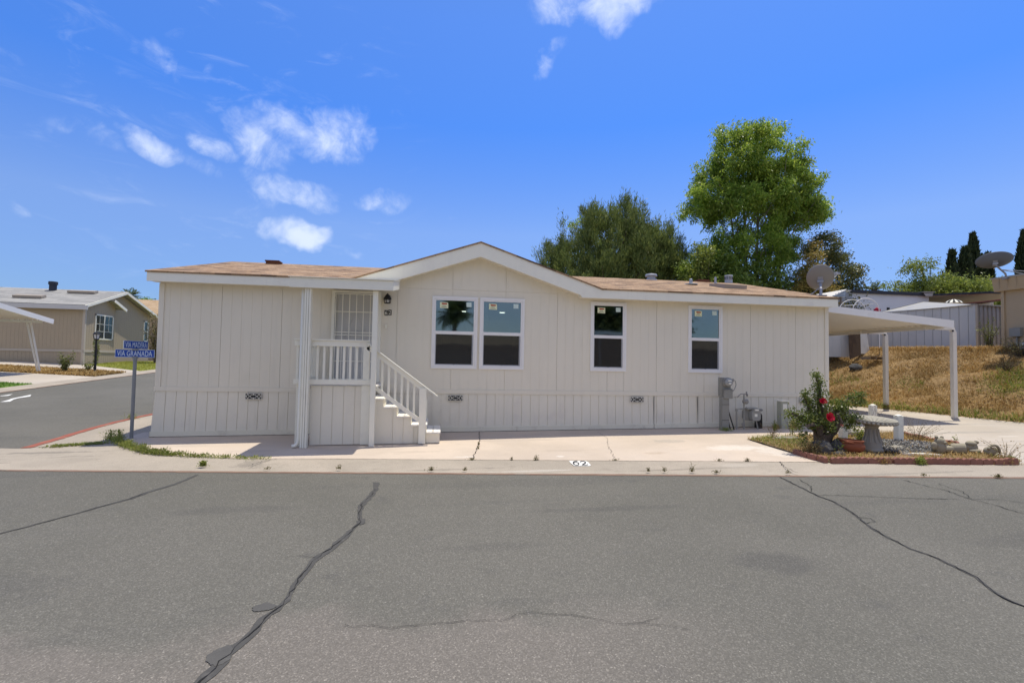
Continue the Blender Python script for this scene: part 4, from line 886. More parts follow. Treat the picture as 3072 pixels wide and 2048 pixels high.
for yy in (.90, 3.12):
    p = MB(); gz_ = h(20.25, yy); p.box(20.14, 20.26, yy-.055, yy+.055, gz_, 1.82); p.add([(20.14,yy-.055,1.82),(20.26,yy-.055,1.82),(20.26,yy+.055,1.82),(20.14,yy+.055,1.82),(20.10,yy-.055,1.90),(20.20,yy-.055,1.90),(20.20,yy+.055,1.90),(20.10,yy+.055,1.90)], [(0,1,5,4),(1,2,6,5),(2,3,7,6),(3,0,4,7),(4,5,6,7)])
    p.build('post', m_awn, CP, bevel=.006); p = MB(); p.box(19.25, 20.22, yy-.04, yy+.04, 1.868, 1.935); p.build('bracket', m_awn, CP)
    p = MB(); p.box(19.50, 19.56, yy-.045, yy-.038, 1.86, 1.90); p.box(20.1, 20.16, yy-.06, yy-.054, 1.82, 1.87); p.build('bolt_plate', m_black, CP)

# ---------------------------------------------------------------- sheds, homes and fences on the bank behind
m_shedw = mat('white sheet metal', (.56,.555,.53), .5, .05, 2, 40, stain=((.36,.35,.33), .6, 1.2)); m_shedg = mat('grey sheet metal', (.34,.345,.36), .5, .06, 2, 40, stain=((.26,.25,.24), .5, 2))
m_shedroof = mat('shed roof metal', (.36,.345,.31), .5, .05); m_tanw = mat('tan siding', (.46,.355,.225), .8, .06, 2, 40, stain=((.40,.30,.19), .4, 1.5)); m_greyw = mat('blue grey wall', (.36,.39,.43), .7, .05)
m_whitew = mat('white house wall', (.66,.69,.73), .7, .04, 1, 30, stain=((.52,.54,.57), .4, .8)); m_cream = mat('cream wall', (.55,.50,.42), .7, .04); m_fas = mat('dark fascia', (.035,.04,.052), .6, .1)
def wallseg(mb, a, b, z0, z1, z1b=None, ribs=.3, rw=.03, rd=.02, z0b=None):
    """upright wall from a to b (x,y) with raised ribs; faces right-hand side of a->b"""
    a, b = Vector(a), Vector(b); d = (b-a); L = d.length; d.normalize(); n = Vector((d.y, -d.x)); z1b = z1 if z1b is None else z1b; z0b = z0 if z0b is None else z0b
    mb.add([(a.x,a.y,z0),(b.x,b.y,z0b),(b.x,b.y,z1b),(a.x,a.y,z1)], [(0,1,2,3)])
    if ribs:
        k = ribs
        while k < L-.05:
            t = k/L; p = a+d*k; zz0, zz1 = z0+(z0b-z0)*t, z1+(z1b-z1)*t; q = [p-d*rw/2, p+d*rw/2]
            mb.add([(q[0].x,q[0].y,zz0),(q[0].x+n.x*rd,q[0].y+n.y*rd,zz0),(q[1].x+n.x*rd,q[1].y+n.y*rd,zz0),(q[1].x,q[1].y,zz0),(q[0].x,q[0].y,zz1),(q[0].x+n.x*rd,q[0].y+n.y*rd,zz1),(q[1].x+n.x*rd,q[1].y+n.y*rd,zz1),(q[1].x,q[1].y,zz1)], [(0,1,5,4),(1,2,6,5),(2,3,7,6)]); k += ribs
# long metal shed
def hz(x, y): return h(x, y)-.05
SH = thing('metal_shed', 'long pale grey metal garden shed with low gable roof on the bank behind the carport', 'shed', (26,7,1.3))
A_, B_, C_ = (24.71,8.9), (26.0,5.1), (28.1,5.85)
w_ = MB(); wallseg(w_, A_, B_, 1.2, 3.22, 3.25, .29, .05, .016, 1.2); w_.build('front_wall', m_shedw, SH)
def seams(mb, a, b, z0, z1, step):
    a, b = Vector(a), Vector(b); L = (b-a).length; d = (b-a)/L; n = Vector((d.y, -d.x)); k = step
    while k < L-.05: p = a+d*(k+.032)+n*.003; q = p+d*.014; mb.add([(p.x,p.y,z0),(q.x,q.y,z0),(q.x,q.y,z1),(p.x,p.y,z1)], [(0,1,2,3)]); k += step
w_ = MB(); seams(w_, A_, B_, 1.3, 3.2, .29); w_.build('panel_seam', m_shedg, SH)
w_ = MB(); wallseg(w_, B_, C_, 1.3, 3.25, 3.32, .36, .035, .03); w_.build('side_wall', m_shedg, SH)
w_ = MB(); w_.beam((B_[0],B_[1],1.28), (B_[0],B_[1],3.27), .10, .10); w_.build('corner_trim', m_shedw, SH)
w_ = MB(); w_.slab([(24.85,8.5,3.17),(25.93,5.02,3.26),(28.15,5.75,3.33),(27.4,8.5,3.80)], .025); w_.slab([(27.4,8.5,3.8),(28.15,5.75,3.33),(29.5,9,3.3),(27,11,3.2),(24.85,8.5,3.17)], .02); w_.build('roof', m_shedroof, SH)
w_ = MB(); w_.beam((24.71,8.88,1.33), (25.98,5.08,1.27), .08, .10); w_.build('base_rail', m_rust, SH)
# little white shed at the left end of the row, plywood sheet and loose panel between
S2 = thing('small_shed', 'small white panelled shed half hidden behind the home\'s right wall', 'shed', (21.9,8,1.3))
w_ = MB(); wallseg(w_, (20.2,8.6), (21.35,7.6), 1.2, 3.0, None, .28, .04, .016); w_.build('side_wall', m_shedw, S2)
w_ = MB(); wallseg(w_, (21.35,7.6), (22.5,7.2), 1.2, 3.0, None, .3, .04, .016); w_.build('front_wall', m_shedw, S2)
w_ = MB(); w_.slab([(20.1,8.6,3.0),(21.35,7.5,3.0),(22.6,7.1,3.0),(23.2,9.2,3.2),(21,10,3.2)], .03); w_.build('roof', m_shedroof, S2)
m_ply = mat('dark weathered plywood', (.085,.055,.032), .9, .35, 2.5, 40, stain=((.17,.12,.075), .6, 2))
p = MB(); p.slab([(22.14,6.76,1.10),(22.60,6.72,1.28),(22.95,7.15,2.95),(22.40,7.15,2.95)][::1], .03); tag(p.build('plywood_sheet', m_ply), 'dark brown plywood sheet leaning in the gap between the two sheds', 'plywood')
p = MB(); p.slab([(22.66,6.95,1.34),(23.55,7.3,1.36),(23.6,7.6,2.7),(22.72,7.25,2.7)], .03); tag(p.build('loose_panel', m_shedw), 'loose white panel leaning against the long shed beside the plywood', 'panel')
p = MB(); p.ellip((21.94,6.26,h(21.94,6.26)+.08), (.24,.20,.17), 14, 9, .10); tag(p.build('boulder', m_stone2), 'round grey boulder at the top of the dry slope under the plywood', 'boulder')
m_wood = mat('weathered wood', (.26,.19,.12), .9, .25, 4, 40)
p = MB(); ax_ = Vector((.98,-.2,0)); 
for k in range(5): p.beam(Vector((22.3,6.0+.08*k,1.22)), Vector((22.85,5.95+.08*k,1.22)), .06, .02)
for q in (0, .27, .55): p.beam((22.3+q,5.96,1.15), (22.3+q,6.38,1.15), .05, .09)
tag(p.build('pallet', m_wood), 'weathered wooden pallet on the slope right of the boulder', 'pallet')
# hoops of a small greenhouse frame
HP = thing('hoop_frame', 'white plastic hoops of a bare greenhouse frame seen above the carport', 'hoop frame', (23.2,7.6,2.0))
def hoop(c, r, zt, wdir=(.98,-.2)):
    m_ = MB(); m_.tube([(c[0]+wdir[0]*r*math.cos(a), c[1]+wdir[1]*r*math.cos(a), zt-r+r*math.sin(a)) for a in np.linspace(0, PI, 18)], .016, 6)
    for s_ in (-1, 1): m_.tube([(c[0]+wdir[0]*r*s_, c[1]+wdir[1]*r*s_, zt-r), (c[0]+wdir[0]*r*s_, c[1]+wdir[1]*r*s_, 1.6)], .016, 6)
    m_.build('hoop', m_vinyl, HP)
hoop((23.10,7.0), .52, 3.62); hoop((23.55,8.2), .58, 3.72)
m_ = MB(); m_.tube([(22.75,7.0,3.35),(23.15,8.2,3.45)], .012, 6); m_.tube([(23.45,7.0,3.40),(23.95,8.2,3.5)], .012, 6); m_.build('tie_bar', m_vinyl, HP)
m_ = MB(); m_.box(23.45, 23.68, 6.9, 7.0, 3.10, 3.19); m_.ellip((23.55,6.95,3.2), (.06,.05,.05)); tag(m_.build('red_cloth', mat('red cloth', (.45,.03,.06), .8, .2)), 'small red cloth tied at the foot of the white hoop', 'cloth')
# flat roofed white home with dark fascia
WH = thing('white_home', 'flat roofed white home with dark fascia beyond the sheds', 'house', (30,14,1.4))
w_ = MB(); wallseg(w_, (27.85,13.05), (32.3,12.75), .8, 4.86, None, 1.45, .012, -.01); w_.add([(27.85,13.05,.8),(27.6,20,.8),(27.6,20,4.86),(27.85,13.05,4.86)], [(3,2,1,0)]); w_.build('wall', m_whitew, WH)
w_ = MB(); w_.slab([(27.75,12.9,4.98),(32.35,12.6,4.92),(33,20,5.0),(27.6,20,5.0)], .16); w_.build('fascia', m_fas, WH)
w_ = MB(); w_.slab([(27.85,13.0,4.995),(32.3,12.7,4.945),(32.9,19.9,5.03),(27.7,19.9,5.03)], .01); w_.build('roof', m_shedroof, WH)
w_ = MB(); w_.slab([(32.2,12.6,4.86),(33.35,10.4,4.76),(36,10.2,4.76),(38,18,4.86),(32.6,18,4.86)], .09); w_.build('porch_fascia', m_fas, WH)
w_ = MB(); w_.slab([(32.3,12.6,4.765),(33.4,10.55,4.665),(36,10.4,4.665),(37.8,17.8,4.765),(32.7,17.8,4.765)], .01); w_.build('porch_soffit', m_cream, WH)
w_ = MB(); wallseg(w_, (32.4,14.5), (37,13.2), 1, 4.7, None, 0); w_.build('porch_wall', m_cream, WH)
w_ = MB(); w_.add([(31.75,12.55,4.90),(32.25,12.45,4.90),(32.2,12.45,4.72),(31.85,12.5,4.72)], [(3,2,1,0)]); w_.slab([(31.7,12.5,4.97),(32.3,12.4,4.97),(32.3,12.9,4.97),(31.7,12.9,4.97)], .04); w_.build('scupper', m_shedroof, WH)
GB = thing('grey_annexe', 'flat blue grey annexe wall left of the white flat roofed home', 'annexe', (27.5,13.4,1.4))
w_ = MB(); wallseg(w_, (26.6,13.15), (27.84,13.0), .8, 4.92, None, 0); w_.build('wall', m_greyw, GB); w_ = MB(); w_.beam((26.6,13.1,4.93), (27.84,12.95,4.93), .05, .05); w_.build('edge', m_shedw, GB)
AW = thing('patio_awning', 'corrugated white patio awning with striped blue side behind the dish', 'awning', (24,10.5,2))
w_ = MB(); w_.slab([(23.2,9.95,4.06),(24.0,9.85,4.10),(24.65,9.75,4.44),(24.9,13,4.5),(23.0,13,4.2)], .03); w_.build('roof', m_vinyl, AW)
m_stripe = mat('blue stripe', (.16,.27,.42), .5, .05)
for k in range(4): w_ = MB(); z = 4.10+.075*k; xl = 24.0+.15*k; w_.box(xl, 24.66, 9.83, 9.86, z, z+.035); w_.build('stripe', m_stripe, AW)
w_ = MB(); w_.prismy([(23.98,4.08),(24.68,4.08),(24.68,4.42)], 9.87, 9.89); w_.build('side_panel', m_vinyl, AW)
w_ = MB(); w_.box(23.0, 24.7, 10.8, 10.9, 1.5, 4.08); w_.build('shade_backing', mat('painted shade brown', (.05,.035,.025), .9, .2), AW); w_ = MB(); w_.box(24.45, 24.52, 9.88, 9.95, 1.5, 4.1); w_.build('post', m_bark2, AW)  # dark void under the awning: its shade is put into the backing colour
# grey roof beyond
FR = thing('far_grey_home', 'far low home with grey roof left of the white flat roofed home', 'house', (30,17.5,1))
w_ = MB(); w_.slab([(26.2,16.9,5.44),(31.9,16.6,5.50),(32,22,5.75),(26,22,5.75)], .15); w_.build('roof', m_roofgrey, FR); w_ = MB(); w_.box(26.4, 31.8, 17, 21, 1, 5.4); w_.build('wall', m_greyw, FR)
# red roof and a striped parasol top between sheds and the tan home
RRf = thing('red_roof_home', 'low home with dull red roof peeping over the shed by the tan home', 'house', (33,11,1))
w_ = MB(); w_.slab([(30.4,8.95,3.93),(33.0,8.6,4.27),(34,12,4.3),(31,12,4.0)], .06); w_.build('roof', mat('red roof', (.20,.085,.065), .8, .2), RRf); w_ = MB(); w_.box(30.8, 33.5, 9.6, 12, 1.2, 3.95); w_.build('wall', m_cream, RRf)
p = MB(); p.lathe([(.0,.16),(.14,.13),(.28,.06),(.36,-.03)], (29.6,9.05,3.90), 20, None, False); o = p.build('striped_parasol', m_trim); tag(o, 'black and white striped parasol top just above the long shed', 'parasol')
for k in range(10):
    q = MB(); a0 = 2*PI*k/10; a1 = a0+.3
    q.add([(29.6+r_*math.cos(a), 9.05+r_*math.sin(a), z+.004+3.90) for r_, z in ((.02,.157),(.14,.133),(.28,.063),(.36,-.027)) for a in (a0, a1)], [(0,2,3,1),(2,4,5,3),(4,6,7,5)]); q.build('stripe', m_ink, o)
p = MB(); p.box(25.70, 25.78, 8.6, 8.68, 1.3, 3.50); tag(p.build('dark_post', m_black), 'short dark post top behind the long shed roof', 'post')
# tan home at the right edge
TH = thing('tan_home', 'tan sided home at the right edge with mansard fascia and a dish', 'house', (27,1,1.4))
w_ = MB(); wallseg(w_, (25.38,3.62), (25.38,-4.5), .9, 3.58, None, .30, .012, -.012); w_.add([(25.38,3.62,.9),(34,4.6,.9),(34,4.6,3.6),(25.38,3.62,3.6)], [(3,2,1,0)]); w_.build('wall', m_tanw, TH)
w_ = MB(); w_.beam((25.37,3.61,.9), (25.37,3.61,3.58), .1, .1); w_.build('corner_board', m_tanw, TH)
w_ = MB(); w_.slab([(25.13,3.80,4.0),(25.22,3.80,3.53),(25.22,-4.6,3.53),(25.13,-4.6,4.0)], .05)
k = .25
while k < 8: w_.box(25.12, 25.135, 3.80-k, 3.812-k, 3.6, 3.97); k += .27
w_.add([(25.22,3.8,3.53),(25.5,3.8,3.53),(25.5,-4.6,3.53),(25.22,-4.6,3.53)], [(0,3,2,1)][:1]); w_.add([(25.13,3.80,4.0),(25.22,3.80,3.53),(30,4.4,3.53),(30,4.4,4.0)], [(0,1,2,3)])
w_.build('mansard', m_tanw, TH)
w_ = MB(); w_.slab([(25.10,3.85,4.01),(25.10,-4.6,4.01),(27.5,-4.6,4.35),(27.5,4.2,4.35)], .05); w_.build('roof', m_shedroof, TH)
w_ = MB(); w_.box(25.24, 25.37, 3.02, 3.36, 1.93, 2.22); w_.tube([(25.33,3.18,1.93),(25.33,3.18,1.1)], .035, 6); w_.build('junction_box', m_meter, TH)
w_ = MB(); w_.box(25.12, 25.36, 2.2, 2.95, 1.15, 1.72); PB = w_.build('breaker_panel', m_meter2, TH)
w_ = MB(); w_.box(25.115, 25.12, 2.72, 2.86, 1.45, 1.68); w_.box(25.115, 25.12, 2.5, 2.64, 1.42, 1.52); w_.build('notice', m_trim, PB)
dish('wide dark satellite dish on the tan home at the right edge', (24.52,3.20,4.50), (.45,.65,.62), .50, .31, m_dish2, (25.12,3.30,3.92), (24.98,3.55,4.78), .12, [(25.3,2.6,4.05),(25.28,2.9,4.03)])

# ---------------------------------------------------------------- left side: the neighbour across the side street
m_taupe = mat('taupe siding', (.42,.345,.24), .8, .06, 1.5, 30, stain=((.36,.295,.205), .4, 1)); m_taupet = mat('taupe trim', (.50,.44,.35), .7, .04); m_grt = mat('grey trim', (.56,.55,.53), .6, .05)
NB = thing('neighbour_home', 'taupe mobile home with grey roof across the side street', 'house', (-18,24,.1))
def nz(x, y): return h(x, y)-.05
w_ = MB(); bx, mx_ = -14.1, -14.32
wallseg(w_, (-32,20.5), (bx,20.5), -.2, 3.45, None, .2, .014, .005, 0); w_.build('wall', m_taupe, NB)
gr_ = lambda y: 3.45+.325*(min(y, 48.0-y)-20.5)
w_ = MB(); yy = [20.5+.2*k for k in range(14)]+[23.2]
for a, b in zip(yy[:-1], yy[1:]):
    w_.add([(bx,a,-.1),(bx,b,-.1),(bx,b,min(gr_(b),4.1-.34*max(0,b-22.4))),(bx,a,min(gr_(a),4.1-.34*max(0,a-22.4)))], [(0,1,2,3)]); w_.box(bx, bx+.006, a-.008, a+.008, 0, 3.4)
w_.add([(bx,23.2,-.1),(mx_,23.2,-.1),(mx_,23.2,3.9),(bx,23.2,3.85)], [(0,1,2,3)]); w_.build('gable_wall', m_taupe, NB)
w_ = MB(); yy = [23.2+.2*k for k in range(22)]+[27.5]
for a, b in zip(yy[:-1], yy[1:]):
    w_.add([(mx_,a,-.1),(mx_,b,-.1),(mx_,b,gr_(b)),(mx_,a,gr_(a))], [(0,1,2,3)]); w_.box(mx_, mx_+.006, a-.008, a+.008, 0, gr_(a))
w_.build('gable_wall', m_taupe, NB)
w_ = MB(); w_.box(-32, bx+.02, 20.46, 20.499, .86, .99); w_.build('belt_board', m_taupet, NB); w_ = MB(); w_.box(bx, bx+.035, 20.46, 23.2, .86, .99); w_.build('belt_board', m_taupet, NB); w_ = MB(); w_.box(mx_, mx_+.035, 23.2, 27.5, .86, .99); w_.build('belt_board', m_taupet, NB)
w_ = MB(); w_.box(bx-.1, bx+.025, 20.465, 20.6, 0, 3.42); w_.build('corner_board', m_taupet, NB)
w_ = MB(); w_.slab([(-33,20.15,3.60),(-13.92,20.15,3.52),(-13.92,24.0,4.76),(-33,24.0,4.84)], .05); w_.slab([(-33,24.0,4.84),(-13.92,24.0,4.76),(-13.92,27.85,3.50),(-33,27.85,3.58)], .05); NR = w_.build('roof', m_roofgrey, NB)
w_ = MB(); w_.beam((-33,20.14,3.44), (-13.76,20.14,3.36), .04, .24); w_.build('fascia', m_grt, NB)
for a, b in (((-13.90,20.15,3.42),(-13.90,24.0,4.67)), ((-13.90,24.0,4.67),(-13.90,27.85,3.40))): w_ = MB(); w_.beam(a, b, .05, .15); w_.build('rake_board', m_trim, NB)
w_ = MB(); w_.slab([(-13.72,22.45,4.05),(-13.72,23.6,3.60),(-14.8,23.6,3.60),(-14.8,22.45,4.05)], .06); w_.build('bay_roof', m_roofgrey, NB)
w_ = MB(); w_.beam((-13.70,22.45,3.99), (-13.70,23.65,3.52), .05, .16); w_.build('bay_rake_board', m_trim, NB)
def nwin(y0, y1, z0, z1, x, bars):
    f = MB()
    for a, b, c, d in ((y0,y1,z0,z0+.07),(y0,y1,z1-.07,z1),(y0,y0+.06,z0,z1),(y1-.06,y1,z0,z1)): f.box(x, x+.05, a, b, c, d)
    if bars == 2: f.box(x, x+.045, (y0+y1)/2-.03, (y0+y1)/2+.03, z0, z1)
    else: f.box(x, x+.045, y0, y1, (z0+z1)/2-.03, (z0+z1)/2+.03)
    W_ = f.build('window', m_trim, NB); p = MB(); p.box(x+.012, x+.018, y0+.05, y1-.05, z0+.05, z1-.05); p.build('pane', m_pane2, W_)
    if bars == 2:
        q = MB()
        for zz in (.33, .62): q.box(x+.02, x+.03, y0+.06, y1-.06, z0+(z1-z0)*zz-.01, z0+(z1-z0)*zz+.01)
        for t in (.25, .75): q.box(x+.02, x+.03, y0+(y1-y0)*t-.01, y0+(y1-y0)*t+.01, z0+(z1-z0)*.33, z1-.07)
        q.build('muntin', m_trim, W_); q = MB()
        for t in (.12, .58): q.box(x-.05, x-.03, y0+(y1-y0)*t, y0+(y1-y0)*(t+.24), z0+.06, z1-.06)
        q.build('curtain', m_trim, W_)
    b = MB(); b.box(x-.09, x+.006, y0+.05, y1-.05, z0+.05, z1-.05); b.build('reveal', m_room, W_)
nwin(21.35, 23.0, 1.62, 3.10, bx, 2); nwin(26.75, 27.25, 1.68, 3.1, mx_+.0, 1)
w_ = MB(); w_.lathe([(.19,-.2),(.19,.25),(.235,.25),(.235,.42),(.2,.44)], (-17.9,23.6,4.75), 20); w_.build('chimney', m_fas, NR)
for (x, y) in ((-17.6,21.3),(-15.9,23.0)): w_ = MB(); zz = 3.57+.322*(y-20.15); w_.slab([(x-.75,y-.12,zz+.1),(x+.75,y-.12,zz+.1),(x+.75,y+.25,zz+.2),(x-.75,y+.25,zz+.2)], .14); w_.build('skylight', m_flash, NR)
# carport awning and leaning post pair of the lot in front
NC = thing('side_carport', 'white carport awning with paired leaning post across the side street', 'carport', (-14,13,-.3))
w_ = MB(); w_.slab([(-12.12,8.5,3.26),(-12.20,15.15,2.30),(-18,15.3,2.36),(-18,8.5,3.3)][::-1], .04); w_.build('roof_pan', m_awn, NC)
w_ = MB(); w_.beam((-12.10,8.5,3.20), (-12.16,15.2,2.24), .05, .22); w_.build('fascia', m_vinyl, NC)
w_ = MB(); 
for k in range(28): w_.box(-12.3-.2*k, -12.2-.2*k, 15.12, 15.2, 2.235, 2.30)
w_.build('scalloped_edge', m_awn, NC)
w_ = MB(); w_.beam((-12.4,14.9,2.2), (-18,15.0,2.24), .08, .1); w_.build('edge_beam', m_awn, NC)
pz = h(-12.75,15.3)
for dx in (0, .16): w_ = MB(); w_.beam((-12.75+dx*.6,15.3,pz), (-13.12+dx,15.0,2.2), .07, .07); w_.build('post', m_awn, NC)
# lamp standard
LX, LY = -11.3, 16.9; lz = h(LX, LY); LP = thing('lamp_post', 'black garden lamp post with glass lantern beside the lawn across the side street', 'lamp post', (LX,LY,lz))
p = MB(); p.lathe([(.09,0),(.09,.08),(.06,.12),(.045,.5),(.04,1.62)], (LX,LY,lz), 12); p.build('post', m_black, LP)
p = MB(); p.lathe([(.05,1.62),(.10,1.68),(.12,1.70)], (LX,LY,lz), 8); p.lathe([(.17,1.92),(.10,2.02),(.03,2.06),(.02,2.12)], (LX,LY,lz), 8)
for k in range(6): a = 2*PI*k/6; p.tube([(LX+.11*math.cos(a),LY+.11*math.sin(a),lz+1.70),(LX+.16*math.cos(a),LY+.16*math.sin(a),lz+1.92)], .014, 5)
LN = p.build('lantern', m_black, LP); p = MB(); p.lathe([(.09,1.70),(.13,1.91)], (LX,LY,lz), 8); p.build('lantern_glass', m_frost, LN)
# kerb, drive, lawn, bed and walk over there
def far_curb(x, y): return .03*sm(-9.35, -9.7, x) if x > -9.7 else .03
structure(sheet('pavement', [(-9.28,.1),(-9.28,60),(-10.1,60),(-10.1,.3)], 0, m_gutter, .5, far_curb))
structure(sheet('far_driveway', [(-10.1,11.3),(-10.1,14.9),(-22,15.6),(-22,11.2)], .025, m_drive, .5))
structure(sheet('lawn', [(-10.1,4),(-10.1,11.3),(-22,11.2),(-22,4)], .03, m_turf, .5))
structure(sheet('flower_bed', [(-10.15,14.9),(-10.3,17.2),(-22,17.9),(-22,15.6)], .03, m_soil, .5))
structure(sheet('path', [(-10.1,17.2),(-10.1,18.6),(-13.4,20.2),(-22,20.4),(-22,17.9),(-10.3,17.2)], .028, m_drive, .5))
structure(sheet('lawn', [(-10.1,18.6),(-10.1,60),(-13.9,60),(-14.0,20.3),(-13.4,20.2)], .035, m_turf2, .5))
FH = thing('far_tan_home', 'far home with orange tan shingle roof behind the taupe home', 'house', (-16,38,0))
w_ = MB(); w_.slab([(-26,36,4.2),(-12,36,4.2),(-12,41,6.0),(-26,41,6.0)], .1); w_.build('roof', m_rooftan, FH); w_ = MB(); w_.box(-25.5, -12.4, 36.4, 44, -.2, 4.2); w_.build('wall', m_tanw, FH)
# the lot across the street, seen only in the window panes
OH = thing('opposite_home', 'home across the street seen only as a reflection in the window panes', 'house', (6,-26,-1))
w_ = MB(); w_.box(-14, 34, -31, -26, -1.1, 1.95); w_.build('wall', m_taupe, OH); w_ = MB(); w_.slab([(-14.5,-30.3,2.9),(34.5,-30.3,2.9),(34.5,-25.5,2.0),(-14.5,-25.5,2.0)], .15); w_.build('roof', m_rooftan, OH)
OC = thing('opposite_carport', 'white carport awning across the street seen as a reflection in a pane', 'carport', (2,-22,-1))
w_ = MB(); w_.slab([(13.2,-25.2,3.1),(19.5,-25.2,3.1),(19.5,-20.5,2.85),(13.2,-20.5,2.85)], .22); w_.build('roof_pan', m_awn, OC)
for x in (13.5, 16.3, 19.2): w_ = MB(); w_.box(x, x+.1, -21.0, -20.9, -1.1, 2.7); w_.build('post', m_awn, OC)

# ---------------------------------------------------------------- planting
R_ = np.random.default_rng(11)
def unit(v): return v/np.maximum(1e-9, np.linalg.norm(v, axis=-1, keepdims=True))
def leaf_quads(P, Dr, L, Wd, fold=.25, rng=R_):
    """pointed leaves at P along Dr: kite shaped quads slightly folded"""
    n = len(P); Dr = unit(Dr); rnd = unit(rng.normal(size=(n, 3))); S_ = unit(np.cross(Dr, rnd)); Nn = np.cross(S_, Dr)
    L = np.broadcast_to(np.asarray(L, float), (n,))[:, None]; Wd = np.broadcast_to(np.asarray(Wd, float), (n,))[:, None]
    m_ = P+Dr*L*.45+Nn*Wd*fold
    return np.stack([P, m_+S_*Wd*.5, P+Dr*L-Nn*L*.06, m_-S_*Wd*.5], 1)
def blades(P, Hh, lean, Wd, rng=R_, curl=.5):
    """grass blades: two stacked quads each, bending over"""
    n = len(P); a = rng.uniform(0, 2*PI, n); d = np.stack([np.cos(a), np.sin(a), np.zeros(n)], 1); s = np.stack([-np.sin(a), np.cos(a), np.zeros(n)], 1)
    b2 = rng.uniform(0, 2*PI, n); s = s*np.cos(b2)[:, None]*.0+s
    Hh = np.asarray(Hh)[:, None]; lean = np.broadcast_to(np.asarray(lean, float), (n,))[:, None]; Wd = np.broadcast_to(np.asarray(Wd, float), (n,))[:, None]
    z = np.array([0, 0, 1.])
    m_ = P+z*Hh*.55+d*Hh*lean*.35; t = P+z*Hh*(1-curl*lean*.6)+d*Hh*lean
    q1 = np.stack([P-s*Wd/2, P+s*Wd/2, m_+s*Wd*.42, m_-s*Wd*.42], 1); q2 = np.stack([m_-s*Wd*.42, m_+s*Wd*.42, t+s*Wd*.06, t-s*Wd*.06], 1)
    return np.concatenate([q1, q2], 1).reshape(-1, 4, 3)
hv = np.vectorize(h)
def onground(x, y, dz=0.): return np.stack([x, y, hv(x, y)+dz], 1)
g_straw = leafmat('straw', [(.26,.16,.05),(.45,.30,.10),(.36,.24,.075),(.58,.43,.18),(.16,.10,.035)], .7, .2)
g_green = leafmat('young grass', [(.10,.16,.02),(.20,.25,.04),(.30,.30,.06),(.14,.20,.03)], .6, .3)
g_weed = leafmat('weed leaves', [(.14,.20,.035),(.28,.33,.07),(.20,.25,.05),(.40,.38,.12)], .6, .3)
g_lawn = leafmat('lawn blades', [(.07,.16,.015),(.12,.24,.03),(.10,.19,.02)], .6, .3)
g_ylawn = leafmat('yellow lawn blades', [(.22,.25,.03),(.30,.31,.05),(.18,.22,.03)], .6, .3)
# slope behind the drive
n = 130000; x = R_.uniform(18, 27.5, n); y = R_.uniform(-4.2, 9.8, n); ed = np.vectorize(drive_edge)(y); d = x-ed
keep = (d > .12) & (d < 6.6) & (x-5.8 < (y+11.6)*1.42+.8) & (R_.uniform(size=n) < np.where(d < 5.5, 1, .7)); x, y, d = x[keep], y[keep], d[keep]
patch = np.sin(x*1.7+2*np.sin(y*.9))*np.sin(y*1.3+1.1)+.4*np.sin(x*3.1-y*2.3)
gprob = np.clip(1.15-d*1.7, 0, .95)+np.clip(.8-((x-23.4)**2/2.4+(y-1.0)**2/2.2)*.7, 0, .85)+np.clip(.45-abs(d-2.2)*.6, 0, .45)*(patch > 0)*.8
isg = R_.uniform(size=len(x)) < gprob
bare = (patch < -.55) & (R_.uniform(size=len(x)) < .5); k = ~bare | isg
x, y, d, isg = x[k], y[k], d[k], isg[k]; P = onground(x, y, -.01); Hh = R_.uniform(.04, .17, len(x))*(1+.4*isg)*np.where(d > 5.2, 1.5, 1)
ln = R_.uniform(.5, 1.6, len(x)); Q4 = blades(P, Hh, ln, R_.uniform(.008, .018, len(x))); i2 = np.repeat(isg, 2)
tag(quads_np('dry_grass', Q4[~i2], g_straw, org=(22,3,.2)), 'dry straw coloured grass matted over the slope', 'grass', kind='stuff')
tag(quads_np('green_grass', Q4[i2], g_green, org=(22,3,.2)), 'greener grass patches along the drive edge and on the slope', 'grass', kind='stuff')
# the slope itself as a bump-covered skin above the terrain
def slope_z(x, y): return .012+.05*math.sin(3.1*x+1.7*math.sin(2.3*y))*math.sin(2.7*y)*sm(0, 1.2, x-drive_edge(y))
edge_pts = [(drive_edge(y), y) for y in np.arange(-4.5, 12.1, .5)]
structure(sheet('hillside', edge_pts+[(30, 12), (30, -4.5)], 0, m_hill, .25, slope_z))
# lawns and the far bed
def field(name, poly_x, poly_y, n, m, hh, wd, label, lean=.6, clip=None, org=(0,0,0)):
    x, y = R_.uniform(*poly_x, n), R_.uniform(*poly_y, n)
    if clip is not None: k = clip(x, y); x, y = x[k], y[k]
    return tag(quads_np(name, blades(onground(x, y, .02), R_.uniform(hh*.5, hh, len(x)), R_.uniform(.2, lean, len(x)), wd), m, org=org), label, 'grass', kind='stuff')
field('lawn_grass', (-14,-10.12), (7.5,11.3), 5000, g_lawn, .09, .02, 'bright green lawn at the left edge in front of the far driveway', org=(-12,9,-.5))
field('lawn_grass', (-14,-10.15), (18.7,31), 16000, g_ylawn, .08, .022, 'yellow green lawn beside the taupe home', clip=lambda x, y: (x > -13.9) & ((y > 20.2) | (x > -10.1-3.3*(y-18.6)/1.6)), org=(-12,24,.2))
field('bed_mulch', (-16,-10.2), (14.95,17.6), 9000, g_straw, .16, .035, 'brown dry mulch and weeds in the bed across the side street', 1.6, org=(-12,16,-.1))

